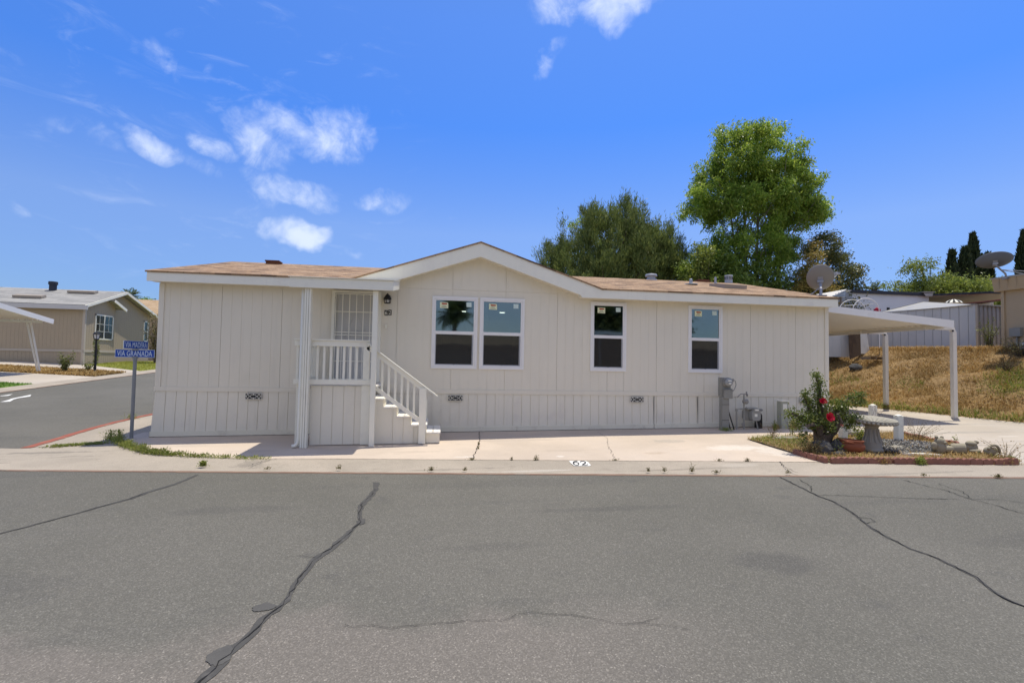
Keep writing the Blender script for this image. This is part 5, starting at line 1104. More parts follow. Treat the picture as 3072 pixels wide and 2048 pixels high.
def weed(label, c, n, hgt, spread, m=None, group=None, stems=0, cat='weed', leafL=.035, name='weed'):
    """a tuft: blades and small leaves on stems"""
    m = m or g_weed; rng = np.random.default_rng(int(abs(c[0]*131+c[1]*977))+n); z0 = h(*c)+.015
    r = np.abs(rng.normal(0, .5, n))*spread; a = rng.uniform(0, 2*PI, n); P = np.stack([c[0]+r*np.cos(a), c[1]+r*np.sin(a)*.6, np.full(n, z0)], 1)
    q = [blades(P, rng.uniform(.4, 1, n)*hgt*np.exp(-r/spread*.5), rng.uniform(.3, 1.1, n), rng.uniform(.004, .009, n), rng)]
    k = n*2; t = rng.uniform(.2, 1, k); r = np.abs(rng.normal(0, .45, k))*spread; a = rng.uniform(0, 2*PI, k)
    L_ = np.stack([c[0]+r*np.cos(a), c[1]+r*np.sin(a)*.6, z0+t*hgt*.8], 1); q.append(leaf_quads(L_, rng.normal(size=(k, 3))+[0,0,.5], rng.uniform(.6, 1.2, k)*leafL, rng.uniform(.3, .5, k)*leafL, rng=rng))
    o = quads_np(name, np.concatenate(q), m, org=(c[0], c[1], z0)); return tag(o, label, cat, group)
# weeds along the edge of the apron on the left: a continuous line
edge = [(-.44,-.45),(-.13,-.88),(.32,-1.36),(.62,-1.62),(.85,-1.85),(1.16,-2.02),(1.4,-2.14),(2.0,-2.36),(2.6,-2.52),(3.0,-2.63)]; pts = []
for (a, b), dens in zip(zip(edge[:-1], edge[1:]), (70,130,120,90,130,90,70,50,30)):
    t = R_.uniform(size=dens)[:, None]; pts.append(np.array(a)+(np.array(b)-np.array(a))*t+R_.normal(0, .045, (dens, 2)))
pts = np.concatenate(pts); hf = np.clip(1.25-.34*(pts[:, 0]+.4), .25, 1.25)*(.35+.85*np.sin(pts[:, 0]*7)**2)
P = onground(pts[:, 0], pts[:, 1], .02); qs = [blades(P, R_.uniform(.03, .11, len(P))*hf, R_.uniform(.2, .9, len(P)), .008)]
for _ in range(5): qs.append(leaf_quads(P+np.stack([R_.normal(0, .03, len(P)), R_.normal(0, .03, len(P)), R_.uniform(.0, .10, len(P))*hf], 1), R_.normal(size=(len(P), 3))+[0,0,.7], R_.uniform(.03, .06, len(P)), R_.uniform(.008, .016, len(P))))
tag(quads_np('weeds', np.concatenate(qs), g_weed, org=(1,-1.6,-.95)), 'line of green weeds growing in the joint at the left apron edge', 'weeds', kind='stuff')
pts = R_.uniform(size=(420, 1))*np.array([[.75, .33]])+np.array([[-1.25,-1.02]])+R_.normal(0, .05, (420, 2)); P = onground(pts[:, 0], pts[:, 1], .02)
tag(quads_np('weeds', np.concatenate([leaf_quads(P, R_.normal(size=(420, 3))+[0,0,.5], .05, .016), blades(P, R_.uniform(.02, .06, 420), 1., .007)]), g_weed, org=(-.9,-.9,-1)), 'low mat of olive weeds in the crack left of the street sign', 'weeds', kind='stuff')
weed('dark green weed clump at the foot of the street sign', (-.62,-.32), 120, .24, .22)
weed('weed clump in the red kerb behind the sign post', (-1.75,2.45), 60, .16, .2)
weed('feathery green weed standing right beside the sign post base', (-.36,-.52), 110, .28, .13, cat='weed')
weed('lone grass tuft on the gutter left of the porch', (2.25,-3.06), 150, .09, .06)
WG = 'weed sprigs along the kerb line'; g_kerb = leafmat('kerb weed leaves', [(.10,.11,.03),(.20,.19,.06),(.15,.11,.05),(.26,.22,.10)], .7, .25)
for (cx_, cy_, n_, hh_, sp_, lb) in ((3.3,-3.40,40,.05,.25,'flat weeds in the kerb joint left of the porch'),(4.36,-3.52,36,.10,.08,'upright weed sprig in the kerb joint in front of the porch'),(5.75,-3.80,60,.08,.22,'wide weed sprig in the kerb joint right of the steps'),(6.4,-3.1,70,.05,.3,'flat weed patch where the crack meets the kerb'),(6.25,-3.85,30,.07,.06,'tiny weed at the red line below the apron crack'),
    (7.45,-3.25,50,.12,.10,'leafy weed at the back of the kerb left of the painted 62'),(7.05,-3.2,20,.07,.04,'single stalk left of the leafy weed by the painted 62'),(8.75,-3.42,60,.03,.25,'flat weeds in the joint right of the painted 62'),(8.98,-4.24,26,.08,.07,'small tuft on the red line right of the painted 62'),(9.22,-4.28,40,.10,.12,'bushy sprig on the red line two steps right of the 62'),(9.62,-4.34,36,.20,.06,'tall thin weed stalk on the red line'),
    (9.95,-4.46,60,.05,.3,'low weeds along the red line near the road crack'),(10.45,-3.68,50,.05,.2,'brown green weeds in the joint left of the garden bed'),(10.9,-3.76,60,.08,.09,'round green weed in the joint left of the garden bed'),(11.0,-4.62,34,.08,.1,'weed at the head of the long right road crack'),(13.9,-5.22,90,.06,.10,'yellowish weed at the red line below the garden ornaments'),(12.9,-5.0,40,.05,.16,'small weed on the red line below the terracotta pot'),(6.62,-1.7,26,.07,.04,'small weed in the long apron crack'),(6.58,-2.15,30,.08,.05,'weed lower down in the long apron crack')):
    weed(lb, (cx_, cy_), max(22, int(n_*.6)), hh_*.85, min(sp_*.7, .09), g_kerb, group=WG, leafL=.02)
# shrubs in the bed across the side street
def stemplant(label, c, hgt, nst, spread, cols, leafn=14, L=.07, cat='shrub', name='shrub', ms=None, sr=None):
    sr = sr or (.0035 if name in ('dry_weed', 'weed', 'plant') else .008)
    rng = np.random.default_rng(int(abs(c[0]*17+c[1]*331))+nst); z0 = h(*c); t = thing(name, label, cat, (c[0], c[1], z0)); mb = MB(); q = []
    for k in range(nst):
        a = rng.uniform(0, 2*PI); hh = hgt*rng.uniform(.55, 1); d = np.array([math.cos(a), math.sin(a), 0])*spread*rng.uniform(.2, 1); mid = np.array([c[0], c[1], z0])+d*.4+[0,0,hh*.55]; top = np.array([c[0], c[1], z0])+d+[0,0,hh]
        mb.tube([(c[0]+d[0]*.1, c[1]+d[1]*.1, z0-.02), tuple(mid), tuple(top)], [sr, sr*.8, sr*.4], 4, False)
        u_ = rng.uniform(.15, 1.02, leafn)[:, None]; P = np.where(u_ < .55, (np.array([c[0],c[1],z0])*(1-u_/.55)+mid*u_/.55), mid+(top-mid)*(u_-.55)/.45)+rng.normal(0, .02+.03*spread, (leafn, 3))
        q.append(leaf_quads(P, rng.normal(size=(leafn, 3))+[0,0,.2], rng.uniform(.6, 1.2, leafn)*L, rng.uniform(.3, .55, leafn)*L, rng=rng))
    mb.build('stems', ms or m_bark, t); quads_np('foliage', np.concatenate(q), cols, t); return t
g_shrub = leafmat('shrub leaves', [(.10,.14,.03),(.18,.22,.05),(.14,.17,.05),(.26,.26,.08)], .6, .3)
stemplant('olive shrub beside the leaning carport post across the side street', (-12.2,16.2), 1.05, 22, .45, g_shrub, 16, .12)
stemplant('tall thin shrub against the taupe wall across the side street', (-12.3,18.6), 1.75, 16, .22, g_shrub, 24, .11)
stemplant('low shrub between the thin shrub and the lamp post', (-11.8,17.2), .45, 16, .35, g_shrub, 12, .10)
g_sap = leafmat('sapling leaves', [(.20,.17,.06),(.33,.29,.12),(.12,.09,.06),(.40,.36,.2)], .6, .3)
stemplant('slender sapling with purple and cream leaves by the taupe home', (-12.1,24.0), 3.4, 18, .75, g_sap, 60, .14, 'tree', 'sapling')

# ---------------------------------------------------------------- garden bed on the corner of the drive
BED = [(12.2,-1.72),(12.13,-2.6),(12.10,-3.3),(12.07,-3.97),(12.36,-4.05),(13.38,-4.22),(14.47,-4.40),(15.22,-4.50),(15.5,-3.6),(15.9,-2.4),(15.98,-1.4),(15.0,-1.5),(13.4,-1.62)]
structure(sheet('garden_bed', BED, .05, m_soil, .25, lambda x, y: .045+.02*math.sin(7*x)*math.sin(6*y)))
structure(sheet('gravel_patch', [(13.75,-2.5),(14.3,-2.2),(15.3,-2.6),(15.45,-3.3),(14.7,-3.75),(13.9,-3.75),(13.6,-3.2)], .07, m_gravel, .25, lambda x, y: .072+.012*math.sin(23*x)*math.sin(19*y)))
def inpoly(x, y, poly):
    x, y = np.asarray(x), np.asarray(y); c = np.zeros(x.shape, bool); j = len(poly)-1
    for i in range(len(poly)):
        (xi, yi), (xj, yj) = poly[i], poly[j]; c ^= ((yi > y) != (yj > y)) & (x < (xj-xi)*(y-yi)/(yj-yi+1e-12)+xi); j = i
    return c
n = 15000; x, y = R_.uniform(12, 16, n), R_.uniform(-4.6, -1.3, n); k = inpoly(x, y, BED) & ~(inpoly(x, y, [(13.75,-2.5),(14.3,-2.2),(15.3,-2.6),(15.45,-3.3),(14.7,-3.75),(13.9,-3.75),(13.6,-3.2)]) & (R_.uniform(size=n) < .85)) & (R_.uniform(size=n) < np.where((x > 13.2) & (x < 13.9) & (y < -2.9), .35, 1.))
x, y = x[k], y[k]; gr_p = np.clip(1.1-np.hypot(x-12.55, (y+2.2)*.8), .05, .75); isg = R_.uniform(size=len(x)) < gr_p
Q4 = blades(onground(x, y, .04), R_.uniform(.03, .13, len(x)), R_.uniform(.4, 1.6, len(x)), R_.uniform(.005, .011, len(x))); i2 = np.repeat(isg, 2)
tag(quads_np('dry_grass', Q4[~i2], g_straw, org=(14,-3,-.8)), 'dry straw and dead grass covering the garden bed', 'grass', kind='stuff')
tag(quads_np('green_grass', Q4[i2], g_green, org=(12.6,-2.2,-.8)), 'yellow green grass at the left end of the garden bed', 'grass', kind='stuff')
n = 5200; x, y = R_.uniform(13.55, 15.5, n), R_.uniform(-3.85, -2.2, n); k = inpoly(x, y, [(13.75,-2.5),(14.3,-2.2),(15.3,-2.6),(15.45,-3.3),(14.7,-3.75),(13.9,-3.75),(13.6,-3.2)]); x, y = x[k], y[k]; n = len(x)
g_grav = leafmat('gravel chips', [(.10,.10,.095),(.22,.21,.20),(.28,.27,.25),(.14,.13,.12),(.40,.38,.35)], .9, 0.)
tag(quads_np('gravel', leaf_quads(onground(x, y, .075)+np.stack([0*x, 0*x, R_.uniform(0, .02, n)], 1), R_.normal(size=(n, 3))*[1,1,.35], R_.uniform(.015, .045, n), R_.uniform(.012, .035, n), .5), g_grav, org=(14.5,-3,-.8)), 'loose grey gravel chips spread in the middle of the garden bed', 'gravel', kind='stuff')
# scalloped edging bricks
def brick_mesh():
    mb = MB(); top = [(-.098,.055)]+[(-.098+.196*k/16, .062+.022*abs(math.sin(PI*k/16*2))) for k in range(1, 16)]+[(.098,.055)]
    mb.prismy([(-.098,-.04),(.098,-.04)]+top[::-1], -.032, .032); return mb
B0 = None; BG = 'scalloped edging bricks round the garden bed'
def lay(poly, label, step=.202):
    global B0
    P = [Vector(p) for p in poly]; seg = 0; pos = 0.; done = []
    tot_ = sum((b-a).length for a, b in zip(P[:-1], P[1:])); s_ = step/2
    while s_ < tot_:
        r = s_
        for a, b in zip(P[:-1], P[1:]):
            L_ = (b-a).length
            if r <= L_: p = a.lerp(b, r/L_); ang = math.atan2(b.y-a.y, b.x-a.x); break
            r -= L_
        if B0 is None: o = B0 = brick_mesh().build('edging_brick', m_brick, org=(0,0,0), bevel=.006)
        else: o = B0.copy(); C.objects.link(o)
        o.location = (p.x+random.uniform(-.012, .012), p.y+random.uniform(-.012, .012), h(p.x, p.y)+.035+random.uniform(-.008, .008)); o.rotation_euler = (random.uniform(-.08, .08), random.uniform(-.06, .06), ang+random.uniform(-.07, .07))
        tag(o, label, 'edging brick', BG); done.append(o); s_ += step
lay([(12.13,-3.25),(12.10,-3.62),(12.10,-4.0)], 'red scalloped edging brick in the short left run of the garden bed')
lay([(12.16,-4.06),(13.38,-4.25),(14.47,-4.44),(15.25,-4.53)], 'red scalloped edging brick in the front row of the garden bed by the kerb')
lay([(15.98,-1.45),(15.85,-2.0),(15.74,-2.45),(15.78,-3.0)], 'dark red edging brick in the back row of the bed beside the drive')
# white stub posts
for (px_, py_, hh_, lb) in ((14.02,-2.2,.46,'white square stub post between rose bush and bird bath'),(15.60,-1.25,.64,'white square stub post standing behind the bird bath bowl'),(15.0,-2.5,.56,'white square stub post right of the bird bath')):
    zz = h(px_, py_); p = MB(); p.box(px_-.062, px_+.062, py_-.06, py_+.06, zz, zz+hh_); o = p.build('stub_post', m_porch, bevel=.008); tag(o, lb, 'post', 'white stub posts in the garden bed')
    p = MB(); p.lathe([(.082,0),(.078,.012),(.02,.03)], (px_, py_, zz+hh_), 4); p.build('cap', m_porch, o)
# bird bath
def tilt(x, y, z): return (x, y, z+(y-by_)*.085)   # the bowl sits a little askew on its pedestal
bx_, by_ = 13.63, -3.32; bz = h(bx_, by_)+.045
BB = thing('bird_bath', 'pale concrete bird bath with beaded bowl on a fluted pedestal', 'bird bath', (bx_, by_, bz))
p = MB(); p.lathe([(.175,0),(.18,.03),(.165,.05),(.15,.07),(.16,.10),(.145,.125),(.15,.15),(.125,.20),(.095,.30),(.09,.38),(.105,.44),(.13,.47)], (bx_, by_, bz), 28)
for k in range(10): a = 2*PI*k/10; p.tube([(bx_+.148*math.cos(a), by_+.148*math.sin(a), bz+.16),(bx_+.105*math.cos(a), by_+.105*math.sin(a), bz+.28),(bx_+.094*math.cos(a), by_+.094*math.sin(a), bz+.40)], .018, 5, False)
p.build('pedestal', m_cast, BB, smooth=True)
p = MB(); c_ = (bx_+.05, by_, bz+.465); p.lathe([(.06,0),(.20,.02),(.30,.055),(.332,.075),(.352,.105),(.348,.12),(.325,.115),(.22,.075),(.10,.055),(.001,.05)], c_, 40, None, False); p.v = [tilt(*q) for q in p.v]; BW = p.build('bowl', m_cast, BB, smooth=True)
p = MB()
for k in range(32): a = 2*PI*k/32; p.ellip((c_[0]+.332*math.cos(a), c_[1]+.332*math.sin(a), c_[2]+.075), (.032,.032,.030), 8, 6)
p.v = [tilt(*q) for q in p.v]; p.build('beading', m_cast, BW, smooth=True)
p = MB()
for k in range(20): a = 2*PI*k/20; p.tube([(c_[0]+.10*math.cos(a), c_[1]+.10*math.sin(a), c_[2]+.052),(c_[0]+.22*math.cos(a), c_[1]+.22*math.sin(a), c_[2]+.074),(c_[0]+.32*math.cos(a), c_[1]+.32*math.sin(a), c_[2]+.108)], [.006,.014,.012], 5)
p.v = [tilt(*q) for q in p.v]; p.build('fluting', m_cast, BW, smooth=True)
# terracotta pot
px_, py_ = 13.10, -3.42; zz = h(px_, py_)+.04; p = MB(); p.lathe([(.12,0),(.19,.05),(.225,.11),(.222,.155),(.20,.185),(.20,.21),(.212,.225),(.205,.24),(.185,.235),(.18,.19),(.19,.10),(.10,.03),(.001,.03)], (px_, py_, zz), 32, None, False)
p.v = [(a, b, c+.10*(b-py_)*0+(-.06*(a-px_))) for a, b, c in p.v]; o = p.build('terracotta_pot', m_terra, smooth=True); tag(o, 'squat terracotta pot standing empty beside the bird bath', 'pot')
p = MB(); p.tube([(px_-.20,py_-.04,zz+.20),(px_-.17,py_-.13,zz+.215),(px_-.10,py_-.19,zz+.205)], [.012,.022,.012], 8); p.build('handle_lug', m_terra, o)
# boulders
for (q, r, lb) in (((12.52,-3.42), (.20,.17,.17), 'dark boulder left of the rose trunk'), ((12.92,-3.36), (.17,.15,.17), 'dark boulder right of the rose trunk'), ((14.25,-3.22), (.14,.10,.06), 'pale flat stone on the gravel by the stub post'),((12.72,-3.62),(.12,.08,.06),'small dark stone in front of the rose trunk')):
    p = MB(); p.ellip((q[0], q[1], h(*q)+.03+r[2]*.45), r, 14, 9, .10, random.Random(int(q[0]*100))); tag(p.build('boulder', m_stone2 if 'dark' in lb else m_cast), lb, 'boulder')
p = MB(); p.prismz([(13.85,-3.68),(14.35,-3.82),(14.42,-3.92),(13.95,-3.80)], h(14,-3.8)+.05, h(14,-3.8)+.085); tag(p.build('stone_slab', m_trim), 'white stone slab lying flat by the front edging bricks', 'slab')
p = MB(); p.ellip((13.0,-1.9,h(13,-1.9)+.05), (.35,.10,.05), 14, 7, .1); tag(p.build('stepping_stone', m_cast), 'pale long stone in the grass behind the rose bush', 'stone')
p = MB(); p.ellip((14.55,-1.75,h(14.5,-1.75)+.12), (.2,.14,.12), 14, 7, .08); tag(p.build('boulder', m_cast), 'pale grey boulder behind the bird bath pedestal', 'boulder')
# cast stone animals
ox, oy = 14.60, -3.70; zz = h(ox, oy)+.05; A1 = thing('bear_ornament', 'cast stone bear cub ornament with round ears lying on its back', 'garden ornament', (ox, oy, zz))
p = MB(); p.ellip((ox,oy,zz+.11), (.115,.11,.12), 16, 10, .03); p.ellip((ox+.0,oy-.02,zz+.21), (.085,.08,.075)); p.ellip((ox-.05,oy,zz+.285), (.03,.025,.03)); p.ellip((ox+.06,oy,zz+.28), (.03,.025,.03)); p.ellip((ox-.13,oy-.03,zz+.14), (.05,.045,.07)); p.ellip((ox+.14,oy-.04,zz+.08), (.07,.06,.06)); p.ellip((ox+.02,oy-.09,zz+.20), (.035,.03,.028)); p.build('body', m_stat, A1, smooth=True)
ox, oy = 14.88, -3.80; zz = h(ox, oy)+.05; p = MB(); p.lathe([(.02,-.10),(.085,-.10),(.095,-.08),(.095,.08),(.085,.10),(.02,.10)], (ox,oy,zz+.095), 18, (.75,-.65,.12)); p.tube([(ox-.28,oy+.05,zz+.08),(ox-.08,oy+.02,zz+.09)], [.05,.055], 10); tag(p.build('stump_ornament', m_stat), 'cast stone log ornament lying on its side right of the bear', 'garden ornament')
ox, oy = 15.22, -3.72; zz = h(ox, oy)+.05; p = MB(); p.ellip((ox,oy,zz+.10), (.12,.10,.09), 16, 9, .04); p.ellip((ox-.02,oy-.03,zz+.17), (.09,.075,.05)); p.ellip((ox+.10,oy-.03,zz+.19), (.03,.03,.03)); p.ellip((ox+.04,oy-.05,zz+.205), (.022,.022,.022)); p.ellip((ox-.02,oy-.09,zz+.05), (.11,.06,.04)); tag(p.build('frog_ornament', m_stat, smooth=True), 'cast stone frog ornament between the log and the shell', 'garden ornament')
ox, oy = 15.30, -3.98; zz = h(ox, oy)+.05; p = MB(); p.ellip((ox,oy,zz+.08), (.10,.08,.08), 16, 9); p.tube([(ox-.10+.0,oy-.06,zz+.12)]+[(ox+.015+.115*math.cos(a), oy-.05, zz+.085+.105*math.sin(a)) for a in np.linspace(PI*.85, -.25, 9)], .022, 8); tag(p.build('shell_ornament', m_stat, smooth=True), 'cast stone shell shaped ornament, rightmost in the garden bed', 'garden ornament')
# old rose
g_rose = leafmat('rose leaves', [(.08,.125,.022),(.14,.19,.035),(.23,.27,.06),(.10,.15,.03),(.32,.34,.11)], .36, .3)
RB = thing('rose_bush', 'old gnarled rose bush with glossy leaves and two red blooms in the garden bed', 'rose bush', (12.76,-3.2,h(12.76,-3.2)))
zz = h(12.76,-3.2); tr = MB(); ry = -3.2
tr.tube([(12.76,ry,zz),(12.755,ry,zz+.12),(12.74,ry,zz+.24),(12.76,ry,zz+.34)], [.13,.115,.135,.16], 12)
limbs = [[(12.70,ry,zz+.28),(12.58,ry,-.42),(12.48,ry-.03,-.30),(12.30,ry-.05,-.18),(12.08,ry-.06,-.08)],[(12.82,ry,zz+.30),(12.96,ry,-.42),(13.06,ry,-.30),(13.22,ry+.02,-.20),(13.42,ry,-.16)],[(12.76,ry,zz+.3),(12.78,ry+.05,-.30),(12.74,ry+.04,-.05),(12.68,ry,.18),(12.66,ry-.01,.42),(12.60,ry,.62)],
 [(12.72,ry,-.42),(12.62,ry+.08,-.20),(12.50,ry+.08,.05),(12.40,ry+.05,.25)],[(12.9,ry,-.40),(13.0,ry+.06,-.12),(13.14,ry+.05,.06),(13.32,ry+.02,.18),(13.52,ry,.24)],[(12.64,ry-.08,-.44),(12.55,ry-.15,-.30),(12.42,ry-.2,-.26),(12.25,ry-.2,-.30)],[(12.9,ry-.06,-.42),(12.98,ry-.14,-.22),(12.92,ry-.18,-.08)],[(12.8,ry,-.38),(12.86,ry+.1,-.1),(12.9,ry+.12,.05)]]
for L_ in limbs: nn_ = len(L_); tr.tube(L_, [.055*(1-i/nn_)**1.1+.006 for i in range(nn_)], 8)
tr.v = [(a+.018*math.sin(37*c+20*b), b+.018*math.sin(29*a+31*c), c) for a, b, c in tr.v]; tr.build('trunk', m_bark, RB)
cl = [((12.62,ry,.60),.07,150),((12.66,ry,.48),.075,130),((12.62,ry,.36),.085,150),((12.70,ry,.24),.10,210),((12.72,ry,.08),.11,200),((12.40,ry,.26),.06,120),((12.46,ry,.12),.10,200),((12.52,ry,-.02),.11,220),((12.60,ry,-.14),.12,230),((12.12,ry,-.10),.09,180),((12.25,ry-.05,-.16),.12,300),((12.18,ry-.1,-.27),.08,130),((12.40,ry-.1,-.20),.13,330),((12.44,ry-.12,-.30),.07,90),((12.55,ry-.12,-.20),.10,180),
 ((12.85,ry+.05,-.10),.12,220),((12.72,ry-.1,-.24),.11,200),((12.98,ry,-.22),.11,200),((13.02,ry,.03),.10,220),((13.16,ry,.10),.10,230),((13.14,ry,-.02),.09,170),((13.36,ry,.20),.085,190),((13.50,ry,.25),.07,150),((13.54,ry,.13),.07,120),((13.40,ry,.08),.06,70),((13.15,ry,-.16),.10,210),((13.28,ry,-.22),.11,260),((13.42,ry,-.18),.09,190),((13.22,ry,-.32),.07,110),((12.80,ry-.15,-.38),.07,80),((12.88,ry-.2,-.62),.08,110),((12.82,ry-.22,-.72),.08,90),((12.30,ry-.1,-.45),.06,70),((12.28,ry-.12,-.58),.05,45)]
rng = np.random.default_rng(5); q = []
for c_, s_, n in cl:
    P = np.array(c_)+rng.normal(0, 1, (n, 3))*[s_*.62, s_*.7, s_*.55]; q.append(leaf_quads(P, rng.normal(size=(n, 3))+[0,-.1,-.1], rng.uniform(.03, .055, n), rng.uniform(.018, .032, n), .15, rng))
quads_np('foliage', np.concatenate(q), g_rose, RB)
m_petal = mat('rose petal', (.55,.008,.035), .5, .15, 20, 60); m_pet2 = mat('faded petal', (.42,.16,.12), .6, .2, 20, 60)
def bloom(c, r, m, flat=.7):
    p = MB(); rg = random.Random(int(c[0]*999))
    for ring, (nr, rr, up_) in enumerate(((4,.3,.9),(6,.6,.6),(8,.95,.25))):
        for k in range(nr):
            a = 2*PI*k/nr+ring*.4+rg.uniform(-.2, .2); d = Vector((math.cos(a), math.sin(a)*.9, up_*.8)).normalized(); s_ = d.cross(Vector((0,0,1))).normalized(); b = Vector(c); o_ = b+d*r*rr
            p.add([b, b+d*r*rr*.6+s_*r*.36, o_+s_*r*.2+Vector((0,0,.12*r)), o_-s_*r*.2+Vector((0,0,.12*r)), b+d*r*rr*.6-s_*r*.36], [(0,1,2,3,4)])
    p.v = [(x_, c[1]-(z_-c[2])*.85+(y_-c[1])*.25, c[2]+(y_-c[1])*.95*flat+(z_-c[2])*.35) for x_, y_, z_ in p.v]; p.build('bloom', m, RB)
bloom((12.61,-3.36,.14), .080, m_petal, .75); bloom((12.63,-3.50,-.13), .090, m_petal, 1.); bloom((12.93,-3.42,-.28), .035, m_pet2)
# seedy dry plants in and around the bed
g_bush = leafmat('dusty bush leaves', [(.20,.17,.07),(.28,.24,.10),(.16,.17,.06),(.34,.29,.14)], .7, .2)
g_dry = leafmat('dry seed heads', [(.10,.075,.03),(.17,.13,.055),(.13,.12,.04),(.08,.06,.03)], .8, .2)
m_drystem = mat('dry stems', (.22,.16,.08), .9, .2)
stemplant('open dry weed with dark seed heads beside the right stub post', (15.45,-2.45), .52, 26, .75, g_dry, 12, .028, 'weed', 'dry_weed', m_drystem)
stemplant('tall dry weed with dark seed heads behind the bird bath', (15.0,-1.75), .85, 14, .5, g_dry, 10, .034, 'weed', 'dry_weed', m_drystem)
stemplant('bare straw coloured weed at the right tip of the bed', (15.42,-4.15), .36, 22, .42, g_straw, 6, .03, 'weed', 'dry_weed', m_drystem)
stemplant('short green sprig at the back edging bricks by the drive', (15.85,-2.9), .22, 6, .06, g_weed, 10, .04, 'weed', 'weed')
stemplant('small green leafy weed beside the shell ornament', (15.44,-3.95), .16, 10, .1, g_weed, 10, .04, 'weed', 'weed')
stemplant('brown dry shrub at the left front corner of the bed under the rose', (12.22,-3.55), .36, 40, .3, g_dry, 14, .04, 'weed', 'dry_weed', m_drystem)
stemplant('wispy dry weed behind the left end of the bed', (12.75,-1.75), .34, 14, .35, g_dry, 10, .03, 'weed', 'dry_weed', m_drystem)
weed('yellow green tuft of grass in the gap of the front edging bricks', (13.55,-4.33), 110, .15, .10, cat='grass tuft'); weed('straw tuft over the front edging bricks below the pot', (13.0,-4.2), 130, .11, .12, g_straw, cat='grass tuft'); weed('mixed straw tuft at the right tip of the bed', (15.05,-4.47), 160, .13, .26, g_straw, cat='grass tuft'); weed('greenish tuft at the right tip of the bed', (15.15,-4.42), 80, .14, .15, cat='grass tuft')
weed('tall bright grass blade tuft between gas meter and pedestal', (13.62,-.62), 40, .30, .06, g_green, cat='grass tuft'); weed('orange dry grass at the foot of the utility pedestal', (14.25,-.42), 140, .26, .17, g_straw, cat='grass tuft'); weed('dry brown weeds left of the utility pedestal', (13.8,-.40), 70, .12, .16, g_straw, cat='grass tuft'); weed('low green weeds at the foot of the electric meter', (12.42,-.58), 60, .09, .22, cat='grass tuft')
stemplant('spindly green plant with small leaves in the bed behind the dry grass', (13.45,-1.45), .42, 7, .22, g_weed, 16, .045, 'weed', 'weed'); stemplant('leafy bright green plant between stub post and bird bath', (14.05,-2.65), .42, 22, .25, g_green, 18, .06, 'plant', 'plant')
# weeds at the foot of the tan home and shed
stemplant('tall pale weed against the grey side wall of the long shed', (25.6,4.3), 1.15, 16, .45, g_shrub, 22, .08, 'shrub', 'shrub'); stemplant('wide dry bush at the foot of the tan home wall', (24.7,2.6), .65, 40, .7, g_bush, 18, .06, 'shrub', 'shrub'); stemplant('brown dry bush at the top of the slope beside the home', (20.6,6.6), .5, 40, .5, g_dry, 18, .07, 'shrub', 'shrub')
stemplant('dry brown weed on the slope below the tan home', (23.6,2.2), .35, 26, .45, g_dry, 12, .05, 'shrub', 'shrub')

# ---------------------------------------------------------------- trees
FW = Vector((math.sin(YAW), math.cos(YAW), 0)); RT = Vector((math.cos(YAW), -math.sin(YAW), 0)); FWn, RTn = np.array(FW), np.array(RT)
def tree(label, base, lobes, m, nclump, per, cl_r, leafL, leafW, droop, trunks, name='tree', cat='tree', bark=None, shell=.55, seed=1, upw=None, tr_r=.16, flat=.8, fill=0, rag=.1):
    """lobes: (sideways, depth, height, rx, ry, rz) about the base; clumps of leaves are strewn over the lobes' outer shells"""
    rng = np.random.default_rng(seed); b = np.array(base, float); t = thing(name, label, cat, base); L = np.array(lobes, float)
    vol = (L[:, 3]*L[:, 5]); idx = rng.choice(len(L), nclump, p=vol/vol.sum()); d = unit(rng.normal(size=(nclump, 3))); rad = shell+(1-shell)*rng.uniform(size=nclump)**.6; rad[:fill] = rng.uniform(.1, .75, fill)
    q = L[idx, :3]+d*L[idx, 3:]*rad[:, None]*rng.uniform(1-rag, 1+rag, (nclump, 1)); cen = b+q[:, :1]*RTn+q[:, 1:2]*FWn+q[:, 2:]*np.array([0,0,1.])
    out = []; s = rng.uniform(.6, 1.3, nclump)*cl_r
    for c, sc, dd in zip(cen, s, d):
        n = max(8, int(per*(sc/cl_r)**1.5*rng.uniform(.7, 1.2))); P = c+rng.normal(0, .5, (n, 3))*[sc, sc, sc*flat]
        if upw is None: D_ = rng.normal(size=(n, 3))*[.8,.8,.6]+[0,0,-droop]
        else: D_ = rng.normal(size=(n, 3))*.45+np.array([*(dd[0]*RTn+dd[1]*FWn)[:2]*.5, upw])
        out.append(leaf_quads(P, D_, rng.uniform(.6, 1.25, n)*leafL, rng.uniform(.7, 1.2, n)*leafW, rng=rng))
    quads_np('crown', np.concatenate(out), m, t)
    mb = MB(); pick = rng.choice(nclump, min(nclump, 46), replace=False)
    for j, (tx, ty, th_) in enumerate(trunks):
        top = b+tx*RTn+ty*FWn+[0,0,th_]; off = (RTn*tx+FWn*ty)*.12; mid = b+(top-b)*.45+off*.6
        mb.tube([tuple(b+off*.5-[0,0,.3]), tuple(mid), tuple(top)], [tr_r, tr_r*.7, tr_r*.3], 8)
        for c in cen[pick[j::len(trunks)]]:
            k = rng.uniform(.35, .9); s0 = b+(top-b)*k
            if c[2] < s0[2]: s0 = b+(top-b)*.35
            mb.tube([tuple(s0), tuple((s0+c)/2+[0,0,.25]), tuple(c)], [tr_r*.32, tr_r*.2, .012], 5, False)
    mb.build('trunk', bark or m_bark, t); return t
